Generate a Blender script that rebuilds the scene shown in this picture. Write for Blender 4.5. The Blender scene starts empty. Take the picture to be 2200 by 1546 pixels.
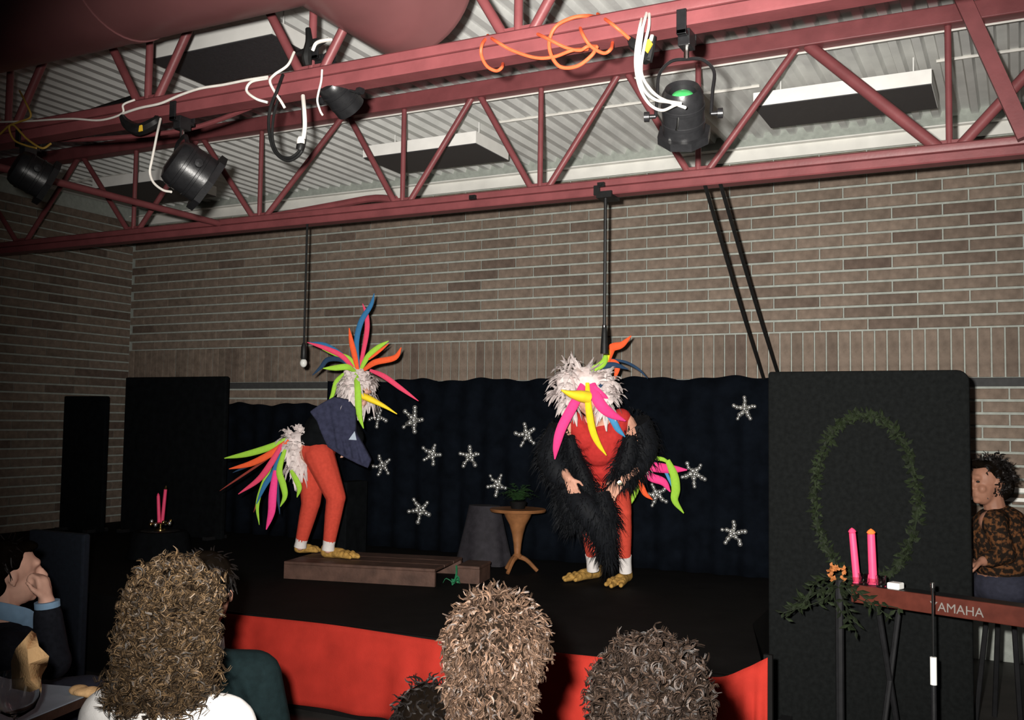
import bpy, bmesh, math, random
import numpy as np
from mathutils import Vector, Matrix
random.seed(7)
S = bpy.context.scene
COL = S.collection
R_ = math.radians

# ------------------------------------------------------------------ camera
FPX = 2140.0
TH, PIT, ROL = R_(27), math.atan(132/2140), 0.014
CAM = Vector((0, 0, 1.6))
fw = Vector((-math.sin(TH)*math.cos(PIT), math.cos(TH)*math.cos(PIT), math.sin(PIT)))
r0 = Vector((math.cos(TH), math.sin(TH), 0)); u0 = r0.cross(fw)
rt = r0*math.cos(ROL) + u0*math.sin(ROL)
up = -r0*math.sin(ROL) + u0*math.cos(ROL)
cd = bpy.data.cameras.new('camera'); cam = bpy.data.objects.new('camera', cd); COL.objects.link(cam)
m3 = Matrix((rt, up, -fw)).transposed()
cam.matrix_world = Matrix.Translation(CAM) @ m3.to_4x4()
cd.sensor_fit = 'HORIZONTAL'; cd.sensor_width = 36.0; cd.lens = 36.0*FPX/2200
cd.clip_start = 0.05; cd.clip_end = 60
S.camera = cam
# ------------------------------------------------------------------ world, flash, exposure
w = bpy.data.worlds.new('world'); S.world = w; w.use_nodes = True
w.node_tree.nodes['Background'].inputs[0].default_value = (0.75, 0.85, 1.0, 1)
w.node_tree.nodes['Background'].inputs[1].default_value = 0.020
fl = bpy.data.lights.new('camera_flash', 'SPOT'); flo = bpy.data.objects.new('camera_flash', fl); COL.objects.link(flo)
fl.energy = 2700; fl.spot_size = R_(75); fl.spot_blend = 1.0; fl.shadow_soft_size = 0.03
fl.color = (1.0, 0.96, 0.90)
flo.location = CAM - rt*0.10 + up*0.09 + fw*0.05
aim = (fw + rt*0.12 - up*0.02).normalized()
flo.rotation_euler = aim.to_track_quat('-Z', 'Y').to_euler()
vs = S.view_settings
vs.view_transform = 'Standard'; vs.look = 'None'; vs.gamma = 1.0; vs.use_curve_mapping = False
vs.exposure = 0.0

def ray(px, py): return fw + rt*((px-1100)/FPX) - up*((py-773)/FPX)
def aty(px, py, Y): d = ray(px, py); return CAM + d*(Y/d.y)
def atz(px, py, Z): d = ray(px, py); return CAM + d*((Z-CAM.z)/d.z)
def V(px, py, dep): return CAM + ray(px, py)*dep
def proj(p):
    q = Vector(p)-CAM; z = q.dot(fw); return 1100+FPX*q.dot(rt)/z, 773-FPX*q.dot(up)/z, z

# ------------------------------------------------------------------ materials
MATS = {}
def mat(name, col, rough=0.7, var=0.12, scale=30, bump=0.0, bscale=None, metal=0.0, spec=0.3, col2=None, trans=0.0, ior=1.45, sheen=0.0, rand=0.0, rand2=None, obj_rand=False, thr=None):
    m = bpy.data.materials.new(name); m.use_nodes = True; MATS[name] = m
    nt = m.node_tree; N = nt.nodes; L = nt.links; b = N['Principled BSDF']
    b.inputs['Roughness'].default_value = rough; b.inputs['Metallic'].default_value = metal
    b.inputs['Specular IOR Level'].default_value = spec
    b.inputs['Transmission Weight'].default_value = trans; b.inputs['IOR'].default_value = ior
    if sheen: b.inputs['Sheen Weight'].default_value = sheen
    tc = N.new('ShaderNodeTexCoord'); no = N.new('ShaderNodeTexNoise'); no.inputs['Scale'].default_value = scale; no.inputs['Detail'].default_value = 5
    L.new(tc.outputs['Object'], no.inputs['Vector'])
    c1 = tuple(max(0, c*(1-var)) for c in col); c2 = col2 or tuple(min(1, c*(1+var)) for c in col)
    rp = N.new('ShaderNodeValToRGB'); rp.color_ramp.elements[0].color = (*c1, 1); rp.color_ramp.elements[1].color = (*c2, 1)
    lo, hi = thr or (0.3, 0.7)
    rp.color_ramp.elements[0].position = lo; rp.color_ramp.elements[1].position = hi
    L.new(no.outputs['Fac'], rp.inputs['Fac'])
    out = rp.outputs['Color']
    if rand or rand2:
        g = N.new('ShaderNodeNewGeometry'); fac = g.outputs['Random Per Island']
        if obj_rand:
            oi = N.new('ShaderNodeObjectInfo'); ad = N.new('ShaderNodeMath'); ad.operation = 'ADD'
            L.new(oi.outputs['Random'], ad.inputs[0]); L.new(fac, ad.inputs[1])
            wn = N.new('ShaderNodeTexWhiteNoise'); wn.noise_dimensions = '1D'; L.new(ad.outputs[0], wn.inputs['W']); fac = wn.outputs['Value']
        r2 = N.new('ShaderNodeValToRGB')
        cs = rand2 or [(1-rand,)*3, (1+rand,)*3]
        el = r2.color_ramp.elements
        while len(el) < len(cs): el.new(0.5)
        for i, c in enumerate(cs): el[i].position = i/(len(cs)-1); el[i].color = (*c, 1)
        L.new(fac, r2.inputs['Fac'])
        mx = N.new('ShaderNodeMix'); mx.data_type = 'RGBA'; mx.blend_type = 'MULTIPLY'; mx.inputs['Factor'].default_value = 1
        L.new(out, mx.inputs['A']); L.new(r2.outputs['Color'], mx.inputs['B']); out = mx.outputs['Result']
    L.new(out, b.inputs['Base Color'])
    if bump:
        n2 = N.new('ShaderNodeTexNoise'); n2.inputs['Scale'].default_value = bscale or scale*3; n2.inputs['Detail'].default_value = 4
        L.new(tc.outputs['Object'], n2.inputs['Vector'])
        bp = N.new('ShaderNodeBump'); bp.inputs['Strength'].default_value = bump; bp.inputs['Distance'].default_value = 0.01
        L.new(n2.outputs['Fac'], bp.inputs['Height']); L.new(bp.outputs['Normal'], b.inputs['Normal'])
    return m
mat('brick', (.188, .146, .118), .85, .22, 18, .35, 90, spec=.15, rand2=[(.66, .62, .62), (.88, .88, .86), (.98, .97, .95), (1.03, 1.02, 1.0), (1.10, 1.10, 1.08), (1.0, .97, .93)], obj_rand=True)
mat('mortar', (.36, .385, .35), .95, .12, 25, .3, 120, spec=.1)
mat('deck', (.76, .765, .74), .55, .10, 4, .08, 30, metal=0.0, spec=.35)
mat('steel_red', (.20, .056, .060), .45, .14, 9, .06, 60, spec=.45)
mat('duct_red', (.18, .072, .073), .33, .10, 3, .04, 14, spec=.5)
mat('ledger', (.82, .81, .76), .5, .08, 6)
mat('rust', (.25, .10, .03), .8)
mat('white_metal', (.90, .89, .85), .45, .05, 10)
mat('diffuser', (.055, .055, .06), .30, .15, 60, .2, 400, spec=.35)
mat('conduit', (.75, .73, .68), .4, .06, 12)
mat('black_cloth', (.0045, .0052, .006), .95, .30, 14, .25, 220, spec=.05)
mat('black_curtain', (.0026, .0038, .0062), .95, .35, 9, .25, 200, spec=.05)
mat('divider_cloth', (.0065, .0072, .0072), .95, .25, 40, .25, 300, spec=.06)
mat('dark_floor', (.035, .032, .03), .6, .25, 5, .05, 40)
mat('stage_black', (.005, .0046, .0046), .75, .25, 6, .1, 60, spec=.1)
mat('band_dark', (.05, .05, .05), .8)
mat('red_cloth', (.33, .024, .016), .85, .14, 7, .25, 260, spec=.1)
mat('can_black', (.012, .012, .013), .35, .2, 30, .05, 120, spec=.5)
mat('cable_black', (.010, .010, .010), .5, .2, 40)
mat('cable_white', (.78, .74, .68), .5, .06, 40)
mat('cable_orange', (.80, .12, .045), .5, .10, 40)
mat('cable_yellow', (.42, .26, .05), .5, .12, 40)
mat('tag_yellow', (.75, .48, .04), .5, .08, 40)
mat('chrome', (.75, .75, .73), .2, .05, 40, metal=1)
mat('reflection_green', (.05, .35, .10), .08, .2, 30, spec=.8)  # green reflection on a lamp's back, put into colour
mat('bulb', (.65, .65, .62), .08, .03, 20, spec=.6)
def foam(n, c): return mat(n, c, .75, .06, 60, .10, 300, spec=.15)
foam('foam_pink', (.80, .055, .24)); foam('foam_rose', (.68, .06, .13)); foam('foam_orange', (.75, .10, .03)); foam('foam_yellow', (.78, .60, .02))
foam('foam_green', (.30, .55, .05)); foam('foam_blue', (.03, .14, .30)); foam('foam_navy', (.02, .045, .09)); foam('foam_skyblue', (.06, .26, .48)); foam('foam_maroon', (.25, .04, .03))
mat('tights', (.50, .058, .036), .85, .10, 50, .15, 400, spec=.1)
mat('leotard', (.46, .032, .028), .8, .12, 40, .15, 400, spec=.1)
mat('skin', (.58, .30, .21), .55, .10, 25, .05, 200, spec=.3)
mat('skin_dim', (.24, .115, .075), .55, .10, 25, .05, 200, spec=.25)  # player's skin darkened: weaker flash at the right put into the colour
mat('skin_pale', (.70, .40, .30), .55, .08, 25, .05, 200, spec=.3)
mat('feather_white', (.66, .58, .56), .85, .08, 40, spec=.1, rand=.12)
mat('feather_black', (.0045, .0052, .0068), .7, .3, 40, spec=.18, rand=.5)
mat('navy_cloth', (.030, .032, .060), .9, .25, 30, .25, 250, spec=.1)
mat('sock', (.64, .60, .58), .9, .05, 60, .25, 500, spec=.05)
mat('slipper', (.38, .22, .06), .95, .30, 45, .5, 160, spec=.05)
mat('beak', (.92, .66, .03), .5, .05, 30)
mat('mask_dark', (.02, .018, .018), .7)
mat('wood_plank', (.070, .037, .027), .6, .3, 12, .15, 60)
mat('wood_pedestal', (.20, .085, .033), .45, .25, 14, .1, 60)
mat('drape_sheer', (.018, .016, .020), .8, .3, 20, .2, 120, spec=.3)
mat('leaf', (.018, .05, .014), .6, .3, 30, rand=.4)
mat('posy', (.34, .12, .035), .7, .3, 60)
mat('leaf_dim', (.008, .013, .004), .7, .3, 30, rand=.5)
mat('ribbon_green', (.02, .16, .07), .5, .2, 30)
mat('bead', (.62, .62, .60), .24, .25, 60, metal=.9, rand=.5)
mat('candle_pink', (.88, .07, .18), .45, .06, 30)
mat('candle_flame', (.95, .22, .05), .4, .1, 30)
mat('brass', (.75, .52, .2), .18, .08, 30, metal=1)
mat('glass', (.96, .97, .97), .02, .0, 10, trans=1.0, ior=1.5, spec=.5)
mat('napkin', (.88, .55, .27), .85, .08, 16, .25, 150, spec=.1)
mat('tablecloth', (.36, .42, .50), .8, .08, 14, .15, 200)
mat('suit', (.012, .013, .018), .85, .25, 60, .2, 400, spec=.1)
mat('jacket_teal', (.0045, .010, .011), .9, .2, 40, .2, 300, spec=.1)
mat('shirt_blue', (.22, .36, .52), .8, .08, 40)
mat('shirt_white', (.75, .73, .71), .8, .04, 40, .1, 200)
mat('hair_dark', (.006, .0045, .004), .5, .3, 30, spec=.25, rand=.4)
mat('hair_scalp', (.004, .0028, .002), 1.0, .3, 30, spec=.0)
mat('hair_golden', (.050, .035, .022), .5, .15, 40, spec=.22, rand2=[(.10, .09, .08), (.22, .20, .18), (.55, .50, .45), (1.1, 1.0, .85), (2.6, 2.3, 1.8)])
mat('hair_brown', (.038, .0245, .0175), .5, .15, 40, spec=.20, rand2=[(.15, .13, .12), (.35, .31, .28), (.8, .74, .68), (1.1, 1.05, .95), (2.4, 2.2, 2.0)])
mat('hair_deep', (.010, .0068, .0052), .55, .15, 40, spec=.12, rand2=[(.15, .13, .12), (.4, .36, .33), (.9, .84, .78), (2.2, 2.0, 1.8)])
mat('sweater', (.018, .013, .010), .9, .3, 42, .3, 300, spec=.05, col2=(.11, .045, .018), thr=(.48, .60))
mat('trousers', (.020, .021, .034), .9, .2, 40)
mat('kbd_red', (.085, .020, .013), .4, .2, 20)
mat('kbd_black', (.012, .012, .013), .4, .2, 20)
mat('key_white', (.7, .69, .65), .35, .05, 20)
mat('letter', (.20, .18, .165), .5, .05, 20)
mat('navy_panel', (.007, .010, .017), .9, .2, 40, .2, 300)
mat('chair_grey', (.05, .05, .055), .6)
mat('tape_white', (.8, .8, .77), .6, .05, 20)
mat('eye', (.01, .01, .01), .2)
mat('gold_watch', (.85, .75, .5), .15, .05, 30, metal=1)

# ------------------------------------------------------------------ mesh helpers
def cr(pts, n):
    P = [Vector(p) for p in pts]
    if len(P) == 2: return [P[0].lerp(P[1], i/n) for i in range(n+1)]
    Q = [P[0]*2-P[1]]+P+[P[-1]*2-P[-2]]
    out = []; k = len(P)-1
    for i in range(n+1):
        t = i/n*k; s = min(int(t), k-1); u = t-s
        a, b, c, d = Q[s:s+4]
        out.append(.5*((2*b)+(c-a)*u+(2*a-5*b+4*c-d)*u*u+(3*b-a-3*c+d)*u**3))
    return out
def lerpl(v, t):
    if not isinstance(v, (list, tuple)): return v
    k = (len(v)-1)*t; s = min(int(k), len(v)-2); return v[s]+(v[s+1]-v[s])*(k-s)
class MB:
    def __init__(s): s.v = []; s.f = []; s.m = []; s.cur = 0
    def add(s, vs_, fs):
        o = len(s.v); s.v += [Vector(v) for v in vs_]
        s.f += [tuple(i+o for i in f) for f in fs]; s.m += [s.cur]*len(fs); return s
    def box(s, lo, hi, M=None):
        x0, y0, z0 = lo; x1, y1, z1 = hi
        vs_ = [Vector(p) for p in ((x0,y0,z0),(x1,y0,z0),(x1,y1,z0),(x0,y1,z0),(x0,y0,z1),(x1,y0,z1),(x1,y1,z1),(x0,y1,z1))]
        if M is not None: vs_ = [M @ p for p in vs_]
        return s.add(vs_, [(0,3,2,1),(4,5,6,7),(0,1,5,4),(1,2,6,5),(2,3,7,6),(3,0,4,7)])
    def tube(s, pts, rad, n=8, flat=(1, 1), ref=None, seg=None, cap=True):
        P = cr(pts, seg) if seg else [Vector(p) for p in pts]
        vs_ = []; fs = []; k = len(P); prev = None
        for i, p in enumerate(P):
            t = (P[min(i+1, k-1)]-P[max(i-1, 0)])
            t = t.normalized() if t.length > 1e-9 else Vector((0, 0, 1))
            if ref is not None: rf = Vector(ref)
            elif prev is not None: rf = prev
            else: rf = Vector((0, 0, 1)) if abs(t.z) < .9 else Vector((1, 0, 0))
            sd = t.cross(rf)
            if sd.length < 1e-4: sd = t.cross(Vector((.3, .8, .5)))
            sd.normalize(); uu = sd.cross(t); prev = uu
            r = lerpl(rad, i/(k-1))
            for j in range(n):
                a = 2*math.pi*j/n
                vs_.append(p+sd*(math.cos(a)*r*flat[0])+uu*(math.sin(a)*r*flat[1]))
        for i in range(k-1):
            for j in range(n):
                a = i*n+j; b = i*n+(j+1) % n; fs.append((a, b, b+n, a+n))
        if cap: fs.append(tuple(range(n-1, -1, -1))); fs.append(tuple((k-1)*n+j for j in range(n)))
        return s.add(vs_, fs)
    def lathe(s, prof, o, axis=(0, 0, 1), n=20):
        ax = Vector(axis).normalized(); a = ax.orthogonal().normalized(); b = ax.cross(a); o = Vector(o)
        vs_ = []; fs = []
        for r, h in prof:
            for j in range(n):
                t = 2*math.pi*j/n; vs_.append(o+ax*h+a*(r*math.cos(t))+b*(r*math.sin(t)))
        for i in range(len(prof)-1):
            for j in range(n):
                p = i*n+j; q = i*n+(j+1) % n; fs.append((p, q, q+n, p+n))
        return s.add(vs_, fs)
    def ell(s, c, r, M=None, nu=14, nv=9):
        c = Vector(c); vs_ = []; fs = []
        if not isinstance(r, (tuple, list)): r = (r, r, r)
        for i in range(1, nv):
            ph = math.pi*i/nv
            for j in range(nu):
                t = 2*math.pi*j/nu
                p = Vector((r[0]*math.sin(ph)*math.cos(t), r[1]*math.sin(ph)*math.sin(t), r[2]*math.cos(ph)))
                vs_.append(c+(M @ p if M is not None else p))
        top = Vector((0, 0, r[2])); bot = -top
        vs_ += [c+(M @ top if M is not None else top), c+(M @ bot if M is not None else bot)]
        T = len(vs_)-2; B = T+1
        for i in range(nv-2):
            for j in range(nu):
                a = i*nu+j; b = i*nu+(j+1) % nu; fs.append((a, a+nu, b+nu, b))
        for j in range(nu):
            fs.append((T, j, (j+1) % nu)); q = (nv-2)*nu; fs.append((B, q+(j+1) % nu, q+j))
        return s.add(vs_, fs)
    def cap(s, a, b, ra, rb, n=12, k=4):
        a = Vector(a); b = Vector(b); ax = b-a; L = ax.length; ax = ax.normalized() if L > 1e-9 else Vector((0, 0, 1))
        prof = [(ra*math.sin(math.pi/2*i/k)+1e-5, -ra*math.cos(math.pi/2*i/k)) for i in range(k+1)]
        prof += [(rb*math.cos(math.pi/2*i/k)+1e-5, L+rb*math.sin(math.pi/2*i/k)) for i in range(k+1)]
        return s.lathe(prof, a, ax, n)
    def prism(s, poly, d0, d1):  # poly list of 3D points, extruded along vector d1-d0
        n = len(poly); d0 = Vector(d0); d1 = Vector(d1)
        vs_ = [Vector(p)+d0 for p in poly]+[Vector(p)+d1 for p in poly]
        fs = [tuple(range(n-1, -1, -1)), tuple(range(n, 2*n))]+[(i, (i+1) % n, (i+1) % n+n, i+n) for i in range(n)]
        return s.add(vs_, fs)
    def mesh(s, name, off=Vector((0, 0, 0))):
        me = bpy.data.meshes.new(name); me.from_pydata([tuple(v-off) for v in s.v], [], s.f); return me
    def build(s, name, mats, parent=None, smooth=True, recalc=True, bevel=0):
        off = wloc(parent)
        me = s.mesh(name, off)
        if recalc:
            bm = bmesh.new(); bm.from_mesh(me); bmesh.ops.recalc_face_normals(bm, faces=bm.faces); bm.to_mesh(me); bm.free()
        o = bpy.data.objects.new(name, me); COL.objects.link(o)
        for mn in ([mats] if isinstance(mats, str) else mats): me.materials.append(MATS[mn])
        if not isinstance(mats, str): me.polygons.foreach_set('material_index', s.m)
        if smooth:
            me.polygons.foreach_set('use_smooth', [True]*len(me.polygons))
            md = o.modifiers.new('es', 'EDGE_SPLIT') if False else None
            try: me.set_sharp_from_angle(angle=R_(38))
            except Exception: pass
        if bevel:
            md = o.modifiers.new('bevel', 'BEVEL'); md.width = bevel; md.segments = 2; md.limit_method = 'ANGLE'
        if parent is not None: o.parent = parent
        return o
LOC = {}
def wloc(p):
    if p is None: return Vector((0, 0, 0))
    return LOC.get(p.name, Vector((0, 0, 0)))
def tag(o, label=None, cat=None, group=None, kind=None):
    if label: o['label'] = label
    if cat: o['category'] = cat
    if group: o['group'] = group
    if kind: o['kind'] = kind
    return o
def thing(name, loc, label, cat, group=None, kind=None):
    o = bpy.data.objects.new(name, None); COL.objects.link(o); o.location = loc; LOC[o.name] = Vector(loc)
    o.empty_display_size = .1
    return tag(o, label, cat, group, kind)
def sub(o):  # let a part be a parent: its mesh is already in the thing's frame
    LOC[o.name] = wloc(o.parent) if o.parent else Vector((0, 0, 0)); return o
def blob(name, mb, voxel, mats, parent, smooth_it=4, decimate=None):
    """one continuous surface grown from overlapping volumes"""
    off = wloc(parent)
    me = mb.mesh(name+'_src', off)
    bm = bmesh.new(); bm.from_mesh(me); bmesh.ops.recalc_face_normals(bm, faces=bm.faces); bm.to_mesh(me); bm.free()
    o = bpy.data.objects.new(name, me); COL.objects.link(o)
    md = o.modifiers.new('r', 'REMESH'); md.mode = 'VOXEL'; md.voxel_size = voxel
    if smooth_it: ms = o.modifiers.new('s', 'SMOOTH'); ms.iterations = smooth_it; ms.factor = .5
    if decimate: mdc = o.modifiers.new('d', 'DECIMATE'); mdc.ratio = decimate
    dg = bpy.context.evaluated_depsgraph_get(); dg.update()
    m2 = bpy.data.meshes.new_from_object(o.evaluated_get(dg)); m2.name = name
    o.modifiers.clear(); o.data = m2; bpy.data.meshes.remove(me)
    m2.materials.clear()
    for mn in ([mats] if isinstance(mats, str) else mats): m2.materials.append(MATS[mn])
    m2.polygons.foreach_set('use_smooth', [True]*len(m2.polygons))
    if parent is not None: o.parent = parent
    return o
def rnd(a, b): return random.uniform(a, b)
def rvec(): 
    while True:
        v = Vector((rnd(-1, 1), rnd(-1, 1), rnd(-1, 1)))
        if .1 < v.length < 1: return v.normalized()
#=====SECTIONS=====
# ------------------------------------------------------------------ room shell
WY = 7.75; LX = -8.62; RX = 2.6; CEIL = 3.85
def struct(o): o['kind'] = 'structure'; return o
struct(MB().box((LX-.2, -2.0, -.1), (RX, WY+.2, 0)).build('floor', 'dark_floor', smooth=False))
# corrugated roof deck, ribs running towards the back wall
mb = MB(); prof = []; pitch = .128; x = LX-.1
while x < RX:
    prof += [(x, CEIL), (x+.046, CEIL), (x+.060, CEIL+.042), (x+.114, CEIL+.042)]; x += pitch
n = len(prof)
ys = [-2.0, 1.5, 3.37, 5.7, WY+.1]
vs_ = [Vector((px, y, pz)) for y in ys for px, pz in prof]
fs = [(k*n+i, k*n+i+1, (k+1)*n+i+1, (k+1)*n+i) for k in range(len(ys)-1) for i in range(n-1)]
b = len(vs_); vs_ += [Vector((px, y, CEIL+.075)) for y in (ys[0], ys[-1]) for px in (prof[0][0], prof[-1][0])]; fs.append((b, b+1, b+3, b+2))
struct(mb.add(vs_, fs).build('ceiling', 'deck', smooth=False, recalc=False))
# back wall: mortar slab and the bricks on it
wall_back = struct(MB().box((LX-.2, WY, 0), (RX, WY+.2, CEIL+.1)).build('wall_back', 'mortar', smooth=False))
wall_left = struct(MB().box((LX-.2, -2.0, 0), (LX, WY, CEIL+.1)).build('wall_left', 'mortar', smooth=False))
BL, BH, JT = .345, .0908, .010; JH = .017
SZ = 2.31
bricks = []   # (x0, x1, z0, z1)
r = 0
z = SZ
while z < 3.62:
    ph = -3.75+(BL/2 if r % 2 else 0)
    k0 = math.floor((LX-ph)/BL); k1 = math.ceil((RX-.9-ph)/BL)
    for k in range(k0, k1):
        a = max(ph+k*BL, LX); b = ph+(k+1)*BL
        if b-a > .05: bricks.append((a+JT/2, b-JT/2, z+JH/2, z+BH-JH/2))
    r += 1; z += BH
k = 0; x = LX
while x < RX-.9:
    bricks.append((x+JT/2, x+BL/4-JT/2, SZ-.352, SZ-JT/2)); x += BL/4
z = 1.885-BH; r = 0
while z > 0.05:
    for (xa, xb) in ((-7.6, -5.0), (-.75, 1.5)):
        x = xa+(BL/2 if r % 2 else 0)
        while x < xb: bricks.append((x+JT/2, x+BL-JT/2, z+JH/2, z+BH-JH/2)); x += BL
    z -= BH; r += 1
    if z < .9: break
def psize(b):
    p = proj(((b[0]+b[1])/2, WY, (b[2]+b[3])/2))
    inside = -40 < p[0] < 2240 and p[1] > 0
    if p[0] > 2090 and p[1] > 1040: inside = False
    if p[0] < 720 and b[3] < 1.8: inside = False
    return (b[1]-b[0])*(b[3]-b[2])/p[2]**3 if inside else 0
bricks.sort(key=psize, reverse=True)
bmeshes = {}
def brick_mesh(w_, h_):
    key = (round(w_, 2), round(h_, 2))
    if key not in bmeshes:
        c = .004; d = .014
        m = MB(); vs_ = [(0, .0, 0), (w_, 0, 0), (w_, 0, h_), (0, 0, h_), (0, -d+c, 0), (w_, -d+c, 0), (w_, -d+c, h_), (0, -d+c, h_), (c, -d, c), (w_-c, -d, c), (w_-c, -d, h_-c), (c, -d, h_-c)]
        m.add(vs_, [(8, 9, 10, 11), (4, 5, 9, 8), (5, 6, 10, 9), (6, 7, 11, 10), (7, 4, 8, 11), (0, 1, 5, 4), (1, 2, 6, 5), (2, 3, 7, 6), (3, 0, 4, 7)])
        me = m.mesh('brick'); me.materials.append(MATS['brick']); bmeshes[key] = me
    return bmeshes[key]
rest = MB()
for i, b in enumerate(bricks):
    w_, h_ = b[1]-b[0], b[3]-b[2]
    me = brick_mesh(w_, h_); dy = rnd(-.002, .002)
    if i < 300:
        o = bpy.data.objects.new('brick', me); COL.objects.link(o); o.parent = wall_back; o.location = (b[0], WY+dy, b[2])
    else:
        rest.add([Vector((b[0], WY+dy, b[2]))+v.co for v in me.vertices], [tuple(p.vertices) for p in me.polygons])
tag(rest.build('brick_field', 'brick', wall_back, smooth=False), kind='stuff')
# left wall bricks, dim and far: one field
rest = MB(); z = 0.0; r = 0
while z < 3.7:
    y = WY-.016; first = r % 2 == 1
    while y > 3.0:
        w_ = (BL/2 if first else BL)-JT; me = brick_mesh(w_, BH-JH)
        rest.add([Vector((LX-v.co.y, y-v.co.x, z+JH/2+v.co.z)) for v in me.vertices], [tuple(p.vertices) for p in me.polygons]); y -= (BL/2 if first else BL); first = False
    z += BH; r += 1
tag(rest.build('brick_field', 'brick', wall_left, smooth=False), kind='stuff')
# white ledger angle under the deck, dark-coloured strip standing for the recess under the soldier course
mb = MB().box((LX, WY-.075, 3.765), (RX, WY-.002, 3.775)).box((LX, WY-.02, 3.675), (RX, WY-.002, 3.765))
struct(mb.build('trim_1', 'ledger', smooth=False))
mb = MB().box((LX, WY-.006, 1.892), (RX, WY+.002, 1.955)); struct(mb.build('trim_2', 'band_dark', smooth=False))
mb = MB().box((-.5, WY-.10, 1.165), (RX-.6, WY-.002, 1.195)).box((-.5, WY-.05, 1.10), (RX-.6, WY-.002, 1.125)); struct(mb.build('trim_3', 'ledger', smooth=False))

# ------------------------------------------------------------------ steel trusses
def chord_prof_bottom(y, z0):   # two stacked rounded lips with a groove between, front and back
    h = [(-.046, 0), (-.052, .007), (-.052, .046), (-.044, .053), (-.030, .056), (-.042, .059), (-.045, .066), (-.045, .094), (-.036, .102)]
    pts = [(y+a, z0+b) for a, b in h]+[(y-a, z0+b) for a, b in reversed(h)]
    return pts
def extrude_x(prof, x0, x1):
    m = MB(); return m.prism([(0, a, b) for a, b in prof], (x0, 0, 0), (x1, 0, 0))
def truss(Y, x0, x1, bn, tn, verts, label, rad=.021, rads={}):
    t = thing('roof_truss', ((x0+x1)/2, Y, 3.0), label, 'truss', 'red roof trusses')
    extrude_x(chord_prof_bottom(Y, 3.0), x0, x1).build('bottom_chord', 'steel_red', t)
    extrude_x([(Y-.05, 3.745), (Y+.05, 3.745), (Y+.05, 3.848), (Y-.05, 3.848)], x0, x1).build('top_chord', 'steel_red', t, bevel=.006)
    nodes = sorted([(x, 'b') for x in bn]+[(x, 't') for x in tn])
    for (xa, ka), (xb, kb) in zip(nodes, nodes[1:]):
        if ka == kb: continue
        s = .055 if ka == 'b' else .03
        e = .055 if kb == 'b' else .03
        A = Vector((xa+s, Y, 3.09 if ka == 'b' else 3.76)); B = Vector((xb-e, Y, 3.09 if kb == 'b' else 3.76))
        rr = rads.get((round(xa, 2), round(xb, 2)), rad)
        MB().tube([A, B], rr, 10).build('web_diagonal', 'steel_red', t)
    for x in verts: MB().tube([(x, Y, 3.09), (x+verts[x], Y, 3.76)], rad*.85, 10).build('web_vertical', 'steel_red', t)
    for x in bn: MB().prism([(x-.10, Y, 3.085), (x+.10, Y, 3.085), (x+.06, Y, 3.125), (x-.06, Y, 3.125)], (0, -.012, 0), (0, .012, 0)).build('gusset_plate', 'steel_red', t, smooth=False)
    return t
b1 = [-9.0+1.3, -6.35, -5.04, -3.77, -2.72, -1.68, -.31, 1.05]
t1 = [-8.4, -7.0, -5.66, -4.27, -3.20, -2.16, -1.07, .40]
T1 = truss(5.7, LX+.02, RX, b1, t1, {-6.35: 0, -5.04: 0, -3.77: .0, -2.72: 0, -1.68: 0, -.31: 0}, 'red steel roof truss running just in front of the brick wall', .021, {(-1.07, -.31): .034, (-.31, .4): .03})
b2 = [-5.7, -4.7, -3.69, -2.71, -1.71, -.70, .3]
t2 = [-6.2, -5.2, -4.20, -3.20, -2.20, -1.2, -.2]
T2 = truss(3.37, LX+.02, RX, b2, t2, {x: 0 for x in b2[1:5]}, 'near red roof truss carrying the stage lamps and cables', .021)
o = MB().tube([(-5.4, 5.66, 3.07), (-5.4, 3.41, 3.07)], .024, 10).build('bridging_bar', 'steel_red'); tag(o, 'red bridging bar joining the two trusses at the left', 'steel bar')
A = Vector((.05, 5.55, 3.06)); B = Vector((-.235, 5.55, 3.84)); d = (B-A).normalized(); sd = d.cross(Vector((0, 1, 0))).normalized()
o = MB().prism([A+sd*.038, A-sd*.038, B-sd*.038, B+sd*.038], (0, -.03, 0), (0, .03, 0)).build('brace_bar', 'steel_red', smooth=False); tag(o, 'wide red diagonal brace crossing the truss at the far right', 'steel bar')
o = MB().tube([aty(588, 464, 5.76), aty(720, 440, 5.78), aty(800, 426, 5.78), aty(850, 428, 5.74)], .026, 8, seg=10).build('red_pipe', 'steel_red'); tag(o, 'short red pipe sloping behind the far truss chord', 'pipe')
o = MB().tube([aty(70, 300, 3.62), aty(210, 298, 3.62), aty(400, 278, 3.60), aty(545, 228, 3.50), aty(600, 205, 3.40)], .012, 8, seg=20).build('conduit_pipe', 'steel_red'); tag(o, 'thin red pipe dipping below the near truss at the left', 'pipe')
# ------------------------------------------------------------------ red ventilation duct
D = thing('ventilation_duct', (-3.5, 2.77, 3.42), 'large round red ventilation duct at the top left', 'duct')
DR, DY, DZ, DX = .30, 2.77, 3.42, -2.25
mb = MB(); mb.lathe([(DR, 0), (DR, 4.4), (DR, 8.0)], (LX+.03, DY, DZ), (1, 0, 0), 48); mb.build('main_pipe', 'duct_red', D)
mb = MB(); mb.lathe([(DR, 0), (DR, .65), (DR+.0, .66), (DR*.98, .68), (1e-4, .68)], (DX, 2.77, DZ), (0, 1, 0), 48); mb.build('branch_pipe', 'duct_red', D)
for x in (-6.2, -4.7, -3.2): MB().lathe([(DR, -.02), (DR+.006, -.018), (DR+.006, .018), (DR, .02)], (x, DY, DZ), (1, 0, 0), 48).build('joint_band', 'duct_red', D)
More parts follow.
